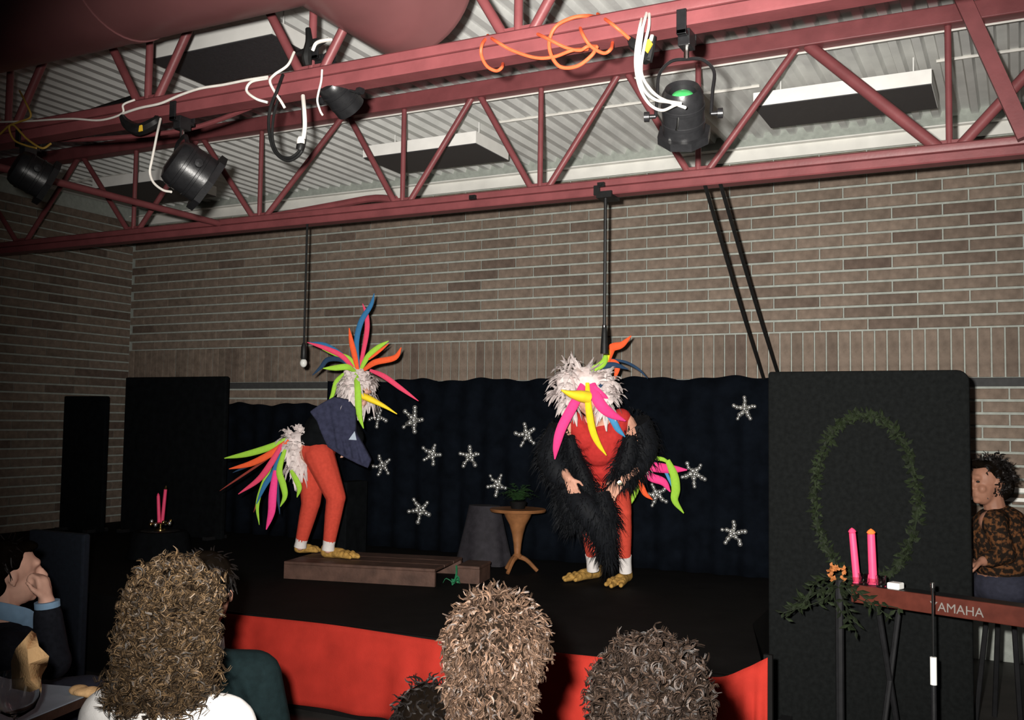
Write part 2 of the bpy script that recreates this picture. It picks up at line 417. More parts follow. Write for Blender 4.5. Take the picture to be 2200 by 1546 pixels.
# ------------------------------------------------------------------ ceiling light boxes and conduits
def light_box(x0, x1, y0, y1, label):
    t = thing('ceiling_light', ((x0+x1)/2, (y0+y1)/2, 3.62), label, 'ceiling light', 'box ceiling lights, unlit')
    h = .088; z0 = 3.622; e = .018
    m = MB(); m.box((x0, y0, z0), (x1, y0+e, z0+h)); m.box((x0, y1-e, z0), (x1, y1, z0+h)); m.box((x0, y0+e, z0), (x0+e, y1-e, z0+h)); m.box((x1-e, y0+e, z0), (x1, y1-e, z0+h)); m.box((x0+e, y0+e, z0+h-.01), (x1-e, y1-e, z0+h))
    m.build('housing', 'white_metal', t, smooth=False)
    MB().box((x0+.003, y0+.003, z0-.006), (x1-.003, y1-.003, z0-.0005)).build('diffuser', 'diffuser', t, smooth=False)
    for sx in (x0+.12, x1-.12): MB().tube([(sx, (y0+y1)/2, z0+h-.004), (sx, (y0+y1)/2, CEIL+.03)], .005, 6).build('hanger_rod', 'deck', t)
light_box(-4.50, -3.50, 6.24, 6.76, 'unlit white box light on the ceiling above the bending left performer')
light_box(-1.48, -.43, 6.24, 6.74, 'unlit white box light on the ceiling at the far right')
light_box(-4.39, -3.48, 3.99, 4.45, 'big unlit white box light next to the red duct')
light_box(-7.35, -6.53, 6.12, 6.80, 'unlit box light behind the hanging lamp at the left')
def cord(name, pts, rad, m, label, cat, seg=None, n=6, group=None, parent=None):
    o = MB().tube(pts, rad, n, seg=seg or len(pts)*5).build(name, m, parent)
    if parent is None: tag(o, label, cat, group)
    return o
cord('conduit_line', [(-3.48, 6.5, 3.84), (-2.5, 6.5, 3.84), (-1.5, 6.5, 3.84)], .010, 'conduit', 'thin pale conduit on the ceiling between two box lights', 'conduit', 6)
cord('conduit_line', [(-.42, 6.5, 3.84), (.6, 6.5, 3.84), (RX-.1, 6.5, 3.84)], .010, 'conduit', 'thin pale conduit on the ceiling right of the last box light', 'conduit', 6)
cord('conduit_line', [(-8.5, 6.5, 3.84), (-7.8, 6.5, 3.84), (-7.36, 6.5, 3.84)], .010, 'conduit', 'thin pale conduit on the ceiling left of the dark corner light', 'conduit', 6)
cord('conduit_line', [(-5.8, 5.742, 3.738), (-2, 5.742, 3.738), (RX-.05, 5.742, 3.738)], .0065, 'conduit', 'pale conduit under the top chord of the far truss', 'conduit', 6)
# ------------------------------------------------------------------ stage and backdrops
SZT = .48
st = thing('stage', (-4.8, 6.0, 0), 'low black stage platform under the costumed performers', 'stage')
poly = [(LX+.05, 4.52), (-1.02, 4.52), (-1.36, 5.70), (-1.45, 7.70), (LX+.05, 7.70)]
MB().prism([(a, b, 0) for a, b in poly], (0, 0, 0), (0, 0, SZT)).build('platform', 'stage_black', st, smooth=False)
MB().box((LX+.05, 4.475, 0), (-1.03, 4.515, SZT)).build('front_board', 'stage_black', st, smooth=False)
tag(MB().box((-1.012, 4.445, 0), (-.975, 4.470, .60)).box((-1.012, 4.40, 0), (-.90, 4.470, .02)).build('corner_post', 'stage_black', smooth=False), 'slim black post holding the right corner of the red cloth', 'post')
# red swag along the stage front
top = [(480, 1318), (560, 1326), (700, 1341), (830, 1360), (950, 1378), (1100, 1394), (1285, 1412), (1400, 1428), (1480, 1446), (1545, 1455), (1600, 1436), (1648, 1413)]
nx = 150; nz = 14; vs_ = []; fs = []
tp = cr([aty(a, b, 4.42) for a, b in top], nx)
for i, p in enumerate(tp):
    for j in range(nz+1):
        t = j/nz; fold = .018*math.sin(i*.55+2.0*math.sin(i*.13))*t+.012*math.sin(i*.21)*t
        vs_.append(Vector((p.x, 4.435+fold-.03*t, p.z+(.05-p.z)*t)))
for i in range(nx):
    for j in range(nz):
        a = i*(nz+1)+j; fs.append((a, a+nz+1, a+nz+2, a+1))
o = MB().add(vs_, fs).build('red_swag', 'red_cloth'); md = o.modifiers.new('s', 'SOLIDIFY'); md.thickness = .006
tag(o, 'red cloth hung along the front of the stage', 'cloth')
def curtain(name, x0, x1, Y, z0, ztop, m, label, cat, amp=.025, freq=26, wav=.012, group=None):
    nx = int((x1-x0)*60); nz = 10; vs_ = []; fs = []
    for i in range(nx+1):
        x = x0+(x1-x0)*i/nx; zt = ztop+wav*math.sin(x*9)+wav*.6*math.sin(x*23+1)
        for j in range(nz+1):
            t = j/nz; vs_.append(Vector((x, Y+amp*math.sin(x*freq+1.3*math.sin(x*3))*(.35+.65*t), zt+(z0-zt)*t)))
    for i in range(nx):
        for j in range(nz): a = i*(nz+1)+j; fs.append((a, a+nz+1, a+nz+2, a+1))
    o = MB().add(vs_, fs).build(name, m); md = o.modifiers.new('s', 'SOLIDIFY'); md.thickness = .008
    return tag(o, label, cat, group)
curtain('backdrop_curtain', -5.66, -1.52, 7.40, SZT+.005, 1.952, 'black_curtain', 'wide black curtain with hanging stars behind the performers', 'curtain')
curtain('backdrop_curtain', -6.95, -5.60, 7.50, SZT+.005, 1.735, 'black_curtain', 'lower black curtain between the left flat and the wide star curtain', 'curtain')
def flat(name, x0, x1, Y, z0, z1, m, label, cat, corner=.0, thick=.05):
    t = thing(name, ((x0+x1)/2, Y, z0), label, cat)
    c = corner; pts = [(x0, z0), (x1, z0)]
    pts += [(x1-c+c*math.cos(a), z1-c+c*math.sin(a)) for a in [i*math.pi/10 for i in range(6)]] if c else [(x1, z1)]
    pts += [(x0+c*.3-c*.3*math.sin(a), z1-c*.3+c*.3*math.cos(a)) for a in [i*math.pi/10 for i in range(6)]] if c else [(x0, z1)]
    MB().prism([(a, Y, b) for a, b in pts], (0, 0, 0), (0, thick, 0)).build('panel', m, t, smooth=False, bevel=.012)
    for x in (x0+.1, x1-.1): MB().box((x-.03, Y-.10, z0), (x+.03, Y+thick+.10, z0+.03)).build('foot', 'can_black', t, smooth=False)
    return t
flat('stage_flat', -7.83, -6.53, 7.00, SZT, 1.98, 'black_cloth', 'tall black flat standing at the left of the stage', 'flat')
flat('stage_flat', -8.45, -7.86, 6.80, SZT, 1.79, 'black_cloth', 'lower black flat in the left corner of the stage', 'flat')
PX0 = aty(1650, 1000, 5.60).x; PX1 = aty(2085, 1000, 5.60).x
flat('divider_panel', PX0, PX1, 5.60, 0, aty(1860, 796, 5.6).z, 'divider_cloth', 'black cloth divider with rounded corner behind the pink candles', 'divider', corner=.06)
# ------------------------------------------------------------------ oval leaf garland on the divider
G = thing('leaf_garland', tuple(aty(1860, 1240, 5.53)), 'dim green oval leaf garland hung on the black divider', 'garland')
c = aty(1858, 1068, 5.565); RA = (aty(1968, 1068, 5.56).x-aty(1748, 1068, 5.56).x)/2; RB = (aty(1858, 888, 5.56).z-aty(1858, 1245, 5.56).z)/2
ring = [c+Vector((RA*math.sin(t), 0, RB*math.cos(t))) for t in [2*math.pi*i/48 for i in range(49)]]
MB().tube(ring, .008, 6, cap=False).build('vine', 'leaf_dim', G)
def leaf(mb, p, d, L, W, nrm):
    d = d.normalized(); s = d.cross(nrm)
    if s.length < 1e-3: s = d.orthogonal()
    s.normalize(); n_ = s.cross(d)
    mb.add([p, p+d*L*.5+s*W*.5+n_*L*.06, p+d*L, p+d*L*.5-s*W*.5+n_*L*.06, p+d*L*.5-n_*L*.05], [(0, 1, 4), (1, 2, 4), (2, 3, 4), (3, 0, 4)])
mb = MB()
for i in range(900):
    t = rnd(0, 2*math.pi); p = c+Vector((RA*math.sin(t)+rnd(-.015, .015), rnd(-.02, .015), RB*math.cos(t)+rnd(-.015, .015)))
    dv = rvec(); dv.y = -abs(dv.y)*.5; leaf(mb, p, dv, rnd(.025, .05), rnd(.012, .02), Vector((0, -1, 0)))
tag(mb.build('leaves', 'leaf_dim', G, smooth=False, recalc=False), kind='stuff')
# ------------------------------------------------------------------ sparkling bead stars on the curtain
stars = [(815, 893, 24, .2), (890, 902, 28, .5), (930, 975, 24, .1), (1012, 982, 25, .0), (824, 1000, 24, .3), (1132, 934, 26, .75), (1070, 1040, 24, .6), (905, 1095, 27, .65), (1412, 1062, 26, .3), (1493, 1018, 28, .6), (1600, 878, 26, .4), (1578, 1145, 27, .02)]
snear = ['just below the yellow beak of the left performer', 'right of the left yellow beak', 'below and right of the beak stars', 'in the middle of the curtain', 'beside the navy sleeve of the left performer', 'left of the right performer', 'above the potted fern', 'low on the curtain over the plank', 'below the pink tail plumes', 'at the tip of the pink tail plume', 'high beside the black divider', 'low and alone near the black divider']
for (px, py, rp_, ro), lb in zip(stars, snear):
    Ys = 7.345
    c = aty(px, py, Ys); sc = FPX/proj(c)[2]; R = rp_/sc
    t = thing('star_ornament', tuple(c), 'clear beaded star '+lb, 'star ornament', 'clear beaded stars on the black curtain')
    for k in range(5):
        a = ro*math.pi+k*2*math.pi/5+rnd(-.12, .12); d = Vector((math.sin(a), -.25, math.cos(a)))
        m = MB()
        for q in range(3):
            m.ell(c+d*(R*(.34+.30*q))+Vector((rnd(-.006, .006), rnd(-.012, .0), rnd(-.006, .006))), R*(.22-.02*q+rnd(-.03, .03)), nu=12, nv=8)
        m.build('arm', 'bead', t)
    MB().ell(c+Vector((0, -.015, 0)), R*.22, nu=12, nv=8).build('centre_bead', 'bead', t)
# ------------------------------------------------------------------ planks, pedestal, fern, drape
p1 = atz(610, 1205, .60); p2 = atz(934, 1222, .60); dx = (p2-p1); bk = Vector((-dx.y, dx.x, 0)).normalized()
t = thing('plank_riser', tuple(((p1+p2)/2).xy)+(SZT,), 'long brown wooden riser under the bending left performer', 'riser')
for k in range(3):
    a = bk*(k*.215); MB().prism([p1+a, p2+a, p2+a+bk*.205, p1+a+bk*.205], (0, 0, -.02), (0, 0, 0)).build('plank', 'wood_plank', t, smooth=False, bevel=.004)
MB().prism([p1+bk*.004, p2+bk*.004, p2+bk*.03, p1+bk*.03], (0, 0, -.12), (0, 0, -.021)).build('front_rail', 'wood_plank', t, smooth=False)
MB().prism([p1+bk*.6, p2+bk*.6, p2+bk*.63, p1+bk*.63], (0, 0, -.12), (0, 0, -.021)).build('back_rail', 'wood_plank', t, smooth=False)
q1 = atz(980, 1214, .60); q2 = atz(1030, 1217, .60)
t = thing('plank_riser', tuple(((q1+q2)/2).xy)+(SZT,), 'short brown wooden block right of the long riser', 'riser')
MB().prism([q1, q2, q2+bk*.3, q1+bk*.3], (0, 0, -.02), (0, 0, 0)).build('plank', 'wood_plank', t, smooth=False, bevel=.004)
MB().prism([q1+bk*.006, q2+bk*.006, q2+bk*.28, q1+bk*.28], (0, 0, -.12), (0, 0, -.021)).build('block', 'wood_plank', t, smooth=False)
mb = MB(); a0 = q1+Vector((.02, -.03, .0))
mb.tube([a0+Vector((0, 0, .004)), a0+Vector((.01, -.015, -.05)), a0+Vector((.0, -.03, -.115))], .014, 6, flat=(1, .15), seg=8)
for k in range(9):
    a = rnd(0, 6.28); mb.tube([a0+Vector((0, -.03, -.11)), a0+Vector((.05*math.cos(a), -.05+.03*math.sin(a), -.08+rnd(-.02, .02))), a0+Vector((.07*math.cos(a), -.06+.05*math.sin(a), -.112))], [.012, .014, .004], 5, flat=(1, .2), seg=6)
tag(mb.build('green_ribbon', 'ribbon_green'), 'shiny green ribbon hanging from the short wooden block', 'ribbon')
# pedestal
pc = aty(1112, 1150, 6.70); zt = aty(1112, 1092, 6.70).z
t = thing('pedestal_table', (pc.x, pc.y, SZT), 'wooden pedestal table with a flared stem behind the curtain fern', 'table')
t['label'] = 'round wooden pedestal table with flared stem, green fern on it'
MB().lathe([(1e-4, zt), (.205, zt), (.212, zt-.008), (.205, zt-.022), (1e-4, zt-.024)], (pc.x, pc.y, 0), n=36).build('table_top', 'wood_pedestal', t)
MB().lathe([(.11, zt-.024), (.095, zt-.06), (.062, zt-.12), (.042, zt-.19), (.030, zt-.26), (.024, zt-.33), (.036, zt-.345), (.03, zt-.36)], (pc.x, pc.y, 0), n=24).build('stem', 'wood_pedestal', t)
for k in range(3):
    a = k*2.1+.5; MB().tube([(pc.x, pc.y, zt-.35), (pc.x+.07*math.cos(a), pc.y+.07*math.sin(a), zt-.38), (pc.x+.15*math.cos(a), pc.y+.15*math.sin(a), SZT+.014)], [.02, .016, .014], 8, seg=8).build('foot', 'wood_pedestal', t)
t = thing('potted_fern', (pc.x, pc.y, zt), 'small dark green fern on the wooden pedestal table', 'plant')
MB().lathe([(1e-4, zt), (.05, zt), (.065, zt+.05), (.06, zt+.055), (1e-4, zt+.05)], (pc.x, pc.y, 0), n=20).build('pot', 'stage_black', t)
mb = MB()
for i in range(60):
    a = rnd(0, 6.28); L = rnd(.08, .19); e = rnd(.3, 1.2); base = Vector((pc.x, pc.y, zt+.05)); d = Vector((math.cos(a)*math.cos(e), math.sin(a)*math.cos(e), math.sin(e)))
    tipp = base+d*L+Vector((0, 0, -.03)); pts = cr([base, base+d*L*.6+Vector((0, 0, .015)), tipp], 6)
    for j, p in enumerate(pts[1:]):
        for s_ in (-1, 1): leaf(mb, p, (Vector((-math.sin(a), math.cos(a), 0))*s_+d*.4), .035*(1-j/8), .012, Vector((0, 0, 1)))
tag(mb.build('fronds', 'leaf', t, smooth=False, recalc=False), kind='stuff')
# dark sheer drape over a low stand left of the pedestal
dc = aty(1040, 1150, 6.95)
vs_ = []; fs = []; nu = 40; nv = 10; ztop = aty(1040, 1085, 6.95).z
for j in range(nv+1):
    tt = j/nv
    for i in range(nu):
        a = 2*math.pi*i/nu; rr = (.13+.10*tt)*(1+.08*tt*math.sin(a*7)); vs_.append(Vector((dc.x+rr*math.cos(a), dc.y+rr*.7*math.sin(a), ztop+(SZT+.004-ztop)*tt)))
for j in range(nv):
    for i in range(nu): fs.append((j*nu+i, j*nu+(i+1) % nu, (j+1)*nu+(i+1) % nu, (j+1)*nu+i))
fs.append(tuple(range(nu)))
tag(MB().add(vs_, fs).build('draped_stand', 'drape_sheer'), 'small stand under a dark sheer drape left of the pedestal table', 'stand')
# dark upright post behind the left performer's legs
pp = aty(737, 1190, 6.75)
tag(MB().prism([(pp.x-.10, 6.75, SZT), (pp.x+.02, 6.75, SZT), (pp.x+.02, 6.75, aty(737, 1035, 6.75).z), (pp.x-.10, 6.75, aty(737, 1035, 6.75).z)], (0, 0, 0), (0, .3, 0)).build('dark_box', 'black_cloth', smooth=False, bevel=.008), 'upright dark box standing behind the legs of the left performer', 'box')
# ------------------------------------------------------------------ hanging cables in front of the wall
t = thing('hanging_microphone', tuple(aty(1299, 415, 5.64)), 'black cord with clamp and tapered socket hanging above the right performer', 'hanging cord')
p0 = aty(1301, 418, 5.66); pz = aty(1297, 700, 5.66); pe = aty(1297, 742, 5.66)
MB().tube([(p0.x, p0.y, p0.z), (p0.x, p0.y, pz.z)], .011, 8).build('cord', 'cable_black', t)
MB().lathe([(.008, .02), (.014, 0), (.018, -.05), (.022, -.12), (.024, -.17), (1e-4, -.17)], (p0.x, p0.y, pz.z), n=14).build('socket', 'cable_black', t)
MB().lathe([(.010, .012), (.013, 0), (.010, -.012)], (p0.x, p0.y-.004, pz.z+.0), n=10).build('clip', 'chrome', t)
MB().box((p0.x-.05, 5.63, 3.0-.02), (p0.x+.05, 5.77, 3.02)).box((p0.x-.07, 5.635, 3.0), (p0.x-.03, 5.65, 3.06)).build('clamp', 'cable_black', t, smooth=False)
t = thing('hanging_bulb', tuple(aty(658, 492, 5.64)), 'bare bulb on a thin black cord in front of the brick wall', 'hanging bulb')
p0 = aty(660, 485, 5.66); pz = aty(650, 745, 5.66); bz = aty(647, 783, 5.66)
MB().tube([(p0.x, p0.y, 3.0), (p0.x, p0.y, pz.z)], .008, 8).build('cord', 'cable_black', t)
MB().lathe([(.010, .03), (.020, .0), (.022, -.08), (.016, -.09)], (p0.x, p0.y, pz.z), n=14).build('socket', 'cable_black', t)
MB().ell((p0.x, p0.y, pz.z-.115), (.026, .026, .032)).build('bulb', 'bulb', t)
A1 = aty(1514, 403, 5.66); B1 = aty(1640, 812, 7.36)
cord('black_rope', [A1+Vector((0, 0, .02)), A1.lerp(B1, .5)+Vector((0, 0, -.012)), B1], .012, 'cable_black', 'black rope from the truss to the curtain, left of two', 'rope', 12, group='black ropes to the truss')
A2 = aty(1547, 400, 5.66); B2 = aty(1672, 806, 7.36)
cord('black_rope', [A2+Vector((0, 0, .02)), A2.lerp(B2, .5)+Vector((0, 0, -.012)), B2], .012, 'cable_black', 'black rope from the truss down behind the divider, right of two', 'rope', 12, group='black ropes to the truss')
for px, py, lb in ((1016, 424, 'small black clip on the far truss left of the hanging cord'), (1292, 397, 'small black clip on the far truss above the hanging cord')):
    q = aty(px, py, 5.645); tag(MB().box((q.x-.022, 5.630, q.z-.014), (q.x+.022, 5.660, q.z+.014)).box((q.x-.012, 5.622, q.z-.006), (q.x+.012, 5.632, q.z+.006)).build('cable_clip', 'cable_black', smooth=False), lb, 'clip')
# ------------------------------------------------------------------ stage lamps on the near truss
def lamp(px, py, ax2, depth, R, L, hang, label, flange=True, lens=False, knob=True):
    """can lamp: back centre at pixel (px,py); ax2 = world direction of the beam"""
    c = V(px, py, depth); ax = Vector(ax2).normalized()
    t = thing('stage_lamp', tuple(c), label, 'stage lamp', 'black stage lamps on the truss')
    prof = [(1e-4, .0), (R*.55, .0), (R*.86, R*.12), (R*.98, R*.35), (R, R*.6), (R, L), (R*.93, L), (R*.93, L-.05), (1e-4, L-.06)]
    if lens: prof = [(1e-4, .035), (R*.55, .03), (R*.62, .0), (R*.80, -.012), (R*.96, .01), (R, .05), (R, L), (R*.93, L), (R*.93, L-.05), (1e-4, L-.06)]
    MB().lathe(prof, c, ax, 32).build('can', 'can_black', t)
    for h in (L*.35, L*.7): MB().lathe([(R, -.008), (R*1.03, -.006), (R*1.03, .006), (R, .008)], c+ax*h, ax, 32).build('rib', 'can_black', t)
    if lens: MB().ell(c+ax*.016, (R*.50, R*.50, .014), Matrix((ax.orthogonal().normalized(), ax.cross(ax.orthogonal()).normalized(), ax)).transposed()).build('rear_reflection', 'reflection_green', t)  # green reflection on the can's back, added as a coloured disc
    if flange:
        e = c+ax*(L-.01); a = ax.orthogonal().normalized(); b = ax.cross(a); n8 = []
        for k in range(8):
            tt = math.pi/8+k*math.pi/4; n8.append(e+a*(R*1.3*math.cos(tt))+b*(R*1.3*math.sin(tt)))
        MB().prism(n8, (0, 0, 0), ax*.03).build('front_frame', 'can_black', t, smooth=False)
    sd = ax.cross(Vector((0, 0, 1))).normalized(); mid = c+ax*L*.55; hp = Vector(hang)
    y1 = mid+sd*(R+.022); y2 = mid-sd*(R+.022); tp = Vector((mid.x, mid.y, hp.z))
    top_ = hp+Vector((0, 0, -.10)); k1 = top_+sd*(R*.75); k2 = top_-sd*(R*.75)
    e1 = top_+sd*(R+.022)+Vector((0, 0, -.05)); e2 = top_-sd*(R+.022)+Vector((0, 0, -.05))
    MB().tube([y1, y1.lerp(e1, .5), e1, k1+Vector((0, 0, -.005)), top_, k2+Vector((0, 0, -.005)), e2, y2.lerp(e2, .5), y2], .010, 8, flat=(1, .6), seg=48).build('yoke', 'can_black', t)
    MB().tube([top_, hp], .010, 8).build('bolt', 'chrome', t)
    m = MB().box((hp.x-.022, hp.y-.035, hp.z-.06), (hp.x+.022, hp.y+.035, hp.z)).box((hp.x-.018, hp.y-.065, hp.z-.03), (hp.x+.018, hp.y-.055, hp.z+.06)).box((hp.x-.018, hp.y+.055, hp.z-.03), (hp.x+.018, hp.y+.065, hp.z+.06)).box((hp.x-.018, hp.y-.065, hp.z-.03), (hp.x+.018, hp.y+.065, hp.z-.012))
    m.build('clamp', 'can_black', t, smooth=False, bevel=.003)
    if knob:
        for s_, yy in ((1, y1), (-1, y2)):
            MB().lathe([(1e-4, 0), (.008, 0), (.008, .02), (.018, .022), (.018, .040), (1e-4, .042)], yy, sd*s_, 12).build('knob', 'can_black', t)
    return t
hp = aty(1475, 62, 3.37); hp = Vector((hp.x, 3.37, 2.995))
L1 = lamp(1466, 196, (-.16, .62, -.62), 3.43, .074, .165, hp, 'black stage lamp with white cables hanging at the right', lens=True)
q = V(1481, 297, 3.55); MB().box((q.x-.012, q.y-.012, q.z-.006), (q.x+.012, q.y, q.z+.010)).build('paper_tag', 'cable_white', L1, smooth=False)
q = V(1456, 268, 3.36); MB().tube([V(1457, 252, 3.42), V(1456, 270, 3.43), V(1453, 280, 3.44)], .004, 6).build('catch', 'chrome', L1)
q1 = V(1436, 299, 3.50); q2 = V(1466, 301, 3.50); MB().tube([q1, q2], .006, 6).build('hinge', 'chrome', L1)
hp = aty(392, 250, 3.37); hp = Vector((hp.x, 3.37, 2.995))
L2 = lamp(366, 338, (.40, .62, -.42), 4.35, .108, .18, hp, 'black round-backed stage lamp hanging at the left')
hp = Vector((aty(706, 190, 3.44).x, 3.44, 2.995))
L3 = lamp(705, 172, (.12, .62, -.42), 4.24, .068, .16, Vector((hp.x, 3.40, 3.17)), 'small black stage lamp tucked behind the near truss', flange=False)
hp = aty(60, 330, 3.37); hp = Vector((hp.x, 3.37, 2.995))
L4 = lamp(28, 352, (.35, .7, -.35), 5.0, .095, .17, hp, 'black stage lamp in the shadow at the far left edge')
# clamp gear over the truss in the middle
tt = thing('cable_clamp', tuple(aty(668, 110, 3.40)), 'black clamp and cable knot strapped to the near truss web', 'clamp')
MB().tube([aty(662, 62, 3.34), aty(664, 90, 3.33), aty(660, 120, 3.33), aty(662, 140, 3.34)], [.012, .016, .024, .016], 8, seg=12).build('strap', 'cable_black', tt)
MB().tube([aty(640, 115, 3.34), aty(662, 108, 3.33), aty(690, 92, 3.34), aty(705, 84, 3.34)], [.012, .016, .010, .008], 8, seg=12).build('cross_strap', 'cable_black', tt)
MB().tube([aty(672, 108, 3.32), aty(680, 92, 3.31), aty(700, 86, 3.31), aty(712, 85, 3.33)], .008, 6, seg=12).build('white_lead', 'cable_white', tt)
MB().tube([aty(700, 118, 3.46), aty(712, 130, 3.46), aty(722, 150, 3.46)], .014, 8, seg=8).build('steel_arm', 'can_black', tt)
# black plug box with yellow tag below the truss at the left
tt = thing('plug_box', tuple(aty(295, 270, 3.36)), 'black cable plug with yellow tag under the near truss, left', 'plug')
MB().tube([aty(262, 250, 3.30), aty(275, 268, 3.30), aty(300, 278, 3.30), aty(335, 262, 3.32), aty(338, 250, 3.34)], [.014, .026, .030, .026, .014], 8, seg=16).build('plug_body', 'cable_black', tt)
q = aty(302, 277, 3.265); MB().prism([q+Vector((-.010, 0, -.012)), q+Vector((.012, 0, -.010)), q+Vector((.008, 0, .018)), q+Vector((-.006, 0, .016))], (0, -.003, 0), (0, .003, 0)).build('tag', 'tag_yellow', tt, smooth=False)
tt = thing('plug_box', tuple(aty(1382, 105, 3.30)), 'black connectors with yellow tag beside the white cables', 'plug')
MB().tube([aty(1352, 82, 3.30), aty(1362, 95, 3.30), aty(1378, 108, 3.30), aty(1392, 132, 3.30)], [.010, .020, .016, .018], 8, seg=10).build('connector', 'cable_black', tt)
MB().tube([aty(1404, 78, 3.30), aty(1398, 110, 3.30), aty(1392, 132, 3.30)], [.010, .014, .016], 8, seg=8).build('connector', 'cable_black', tt)
q = aty(1391, 99, 3.275); MB().prism([aty(a, b, 3.275) for a, b in ((1382, 104), (1384, 90), (1396, 84), (1402, 94), (1391, 114))], (0, -.004, 0), (0, .004, 0)).build('tag', 'tag_yellow', tt, smooth=False)
q = aty(1398, 80, 3.275); MB().prism([aty(a, b, 3.275) for a, b in ((1394, 88), (1399, 75), (1404, 75), (1401, 88))], (0, -.004, 0), (0, .004, 0)).build('white_tag', 'cable_white', tt, smooth=False)
# cables
YC = 3.29
def pxcord(name, pts, rad, m, label, cat='cable', Y=YC, seg=None, group=None, parent=None):
    P = [aty(p[0], p[1], p[2] if len(p) > 2 else Y) for p in pts]
    return cord(name, P, rad, m, label, cat, seg or len(pts)*6, 8, group, parent)
OC = thing('extension_cord', tuple(aty(1200, 90, 3.37)), 'orange extension cord looped and coiled over the near truss', 'cord')
pxcord('cord_loop', [(1048, 78, 3.36), (1036, 95), (1034, 118), (1046, 142), (1066, 152), (1078, 145), (1080, 137, 3.36)], .0065, 'cable_orange', None, parent=OC)
pxcord('cord_loop', [(1048, 76, 3.40), (1065, 88), (1100, 108), (1150, 124), (1190, 122), (1230, 108), (1262, 106, 3.36)], .0065, 'cable_orange', None, parent=OC)
pxcord('cord_loop', [(1134, 64, 3.42), (1170, 80), (1215, 102), (1245, 108), (1262, 100), (1282, 100, 3.34)], .0065, 'cable_orange', None, parent=OC)
pxcord('cord_loop', [(1283, 100, 3.30), (1270, 120), (1240, 142), (1205, 144), (1185, 120), (1180, 88), (1195, 56), (1230, 38), (1262, 34, 3.33), (1280, 36, 3.42)], .0070, 'cable_orange', None, parent=OC)
pxcord('cord_loop', [(1244, 46, 3.42), (1250, 70), (1268, 98), (1296, 114), (1312, 106), (1316, 92, 3.36)], .0065, 'cable_orange', None, parent=OC)
pxcord('cord_loop', [(1284, 30, 3.42), (1310, 48), (1335, 68), (1353, 84)], .0065, 'cable_orange', None, parent=OC)
WC = thing('white_cable', tuple(aty(1393, 20, 3.36)), 'bundle of white cables looping down to the right stage lamp', 'cable')
pxcord('strand', [(1380, 34, 3.36), (1374, 60, 3.27), (1366, 110, 3.25), (1366, 150, 3.25), (1376, 192, 3.25), (1396, 224, 3.24), (1422, 237, 3.20), (1450, 226, 3.12), (1458, 224, 3.10)], .0052, 'cable_white', None, parent=WC)
pxcord('strand', [(1391, 20, 3.36), (1384, 48, 3.27), (1371, 95, 3.26), (1370, 140, 3.26), (1382, 190, 3.26), (1408, 214, 3.23), (1440, 220, 3.15), (1472, 231, 3.10)], .0052, 'cable_white', None, parent=WC)
pxcord('strand', [(1395, 20, 3.36), (1394, 55, 3.26), (1383, 105, 3.24), (1378, 155, 3.24), (1396, 190, 3.24), (1425, 214, 3.18), (1462, 222, 3.10)], .0052, 'cable_white', None, parent=WC)
pxcord('strand', [(1388, 24, 3.36), (1380, 70, 3.25), (1374, 130, 3.23), (1384, 172, 3.23), (1406, 202, 3.20), (1444, 222, 3.12)], .0045, 'cable_white', None, parent=WC)
pxcord('power_cable', [(260, 245, 3.30), (300, 232), (345, 222), (385, 205), (430, 190), (480, 182, 3.30), (530, 172, 3.29), (575, 165, 3.29)], .006, 'cable_white', 'thin white cord lying along the near truss at the left')
pxcord('power_cable', [(0, 262, 3.32), (60, 260, 3.31), (150, 255, 3.31), (215, 258, 3.31), (262, 244, 3.30), (265, 225, 3.29), (290, 214, 3.32)], .005, 'cable_white', 'dim white cord trailing to the left edge along the truss')
pxcord('power_cable', [(632, 112, 3.34), (618, 140, 3.30), (590, 160, 3.28), (580, 175), (592, 200), (604, 218), (612, 232, 3.30)], .006, 'cable_white', 'white cord dropping from the black clamp across the truss')
pxcord('power_cable', [(575, 168, 3.30), (540, 176), (530, 195), (550, 212), (575, 220, 3.31)], .006, 'cable_white', 'small white cord loop on the truss face')
pxcord('white_string', [(692, 150, 3.30), (690, 175), (684, 200), (682, 218), (688, 238), (693, 247)], .0045, 'cable_white', 'frayed white string hanging over the truss edge')
BCL = thing('black_cable', tuple(aty(612, 340, 3.28)), 'black cable loop with a white plug hanging under the near truss', 'cable')
pxcord('loop', [(608, 160, 3.31), (595, 195, 3.28), (580, 235), (578, 280), (590, 325), (618, 345), (645, 330), (655, 300), (652, 265), (650, 215, 3.36)], .007, 'cable_black', None, parent=BCL)
pxcord('loop', [(600, 205, 3.30), (588, 250), (586, 300), (600, 332), (625, 338), (648, 318), (652, 300)], .006, 'cable_black', None, parent=BCL)
tt = BCL
MB().tube([aty(651, 206, 3.33), aty(654, 240, 3.28), aty(655, 270, 3.28), aty(652, 298, 3.28)], .009, 8, seg=14).build('cord', 'cable_white', tt)
MB().lathe([(1e-4, 0), (.016, 0), (.018, .02), (.012, .035), (1e-4, .036)], aty(646, 312, 3.275), (0, 0, 1), 12).build('plug_head', 'cable_white', tt)
MB().lathe([(1e-4, 0), (.017, 0), (.019, .02), (.014, .03), (1e-4, .031)], aty(644, 322, 3.275), (.3, 0, 1), 12).build('socket', 'cable_black', tt)
pxcord('power_cable', [(345, 255, 3.31), (338, 285, 3.25), (332, 315, 3.22), (326, 345, 3.20), (322, 370, 3.20), (330, 392, 3.20), (350, 408, 3.20), (368, 412, 3.20)], .0055, 'cable_white', 'white lead curving round the left stage lamp')
YCD = thing('yellow_cord', tuple(aty(40, 285, 3.3)), 'yellow cord tangled on the truss at the left edge', 'cord')
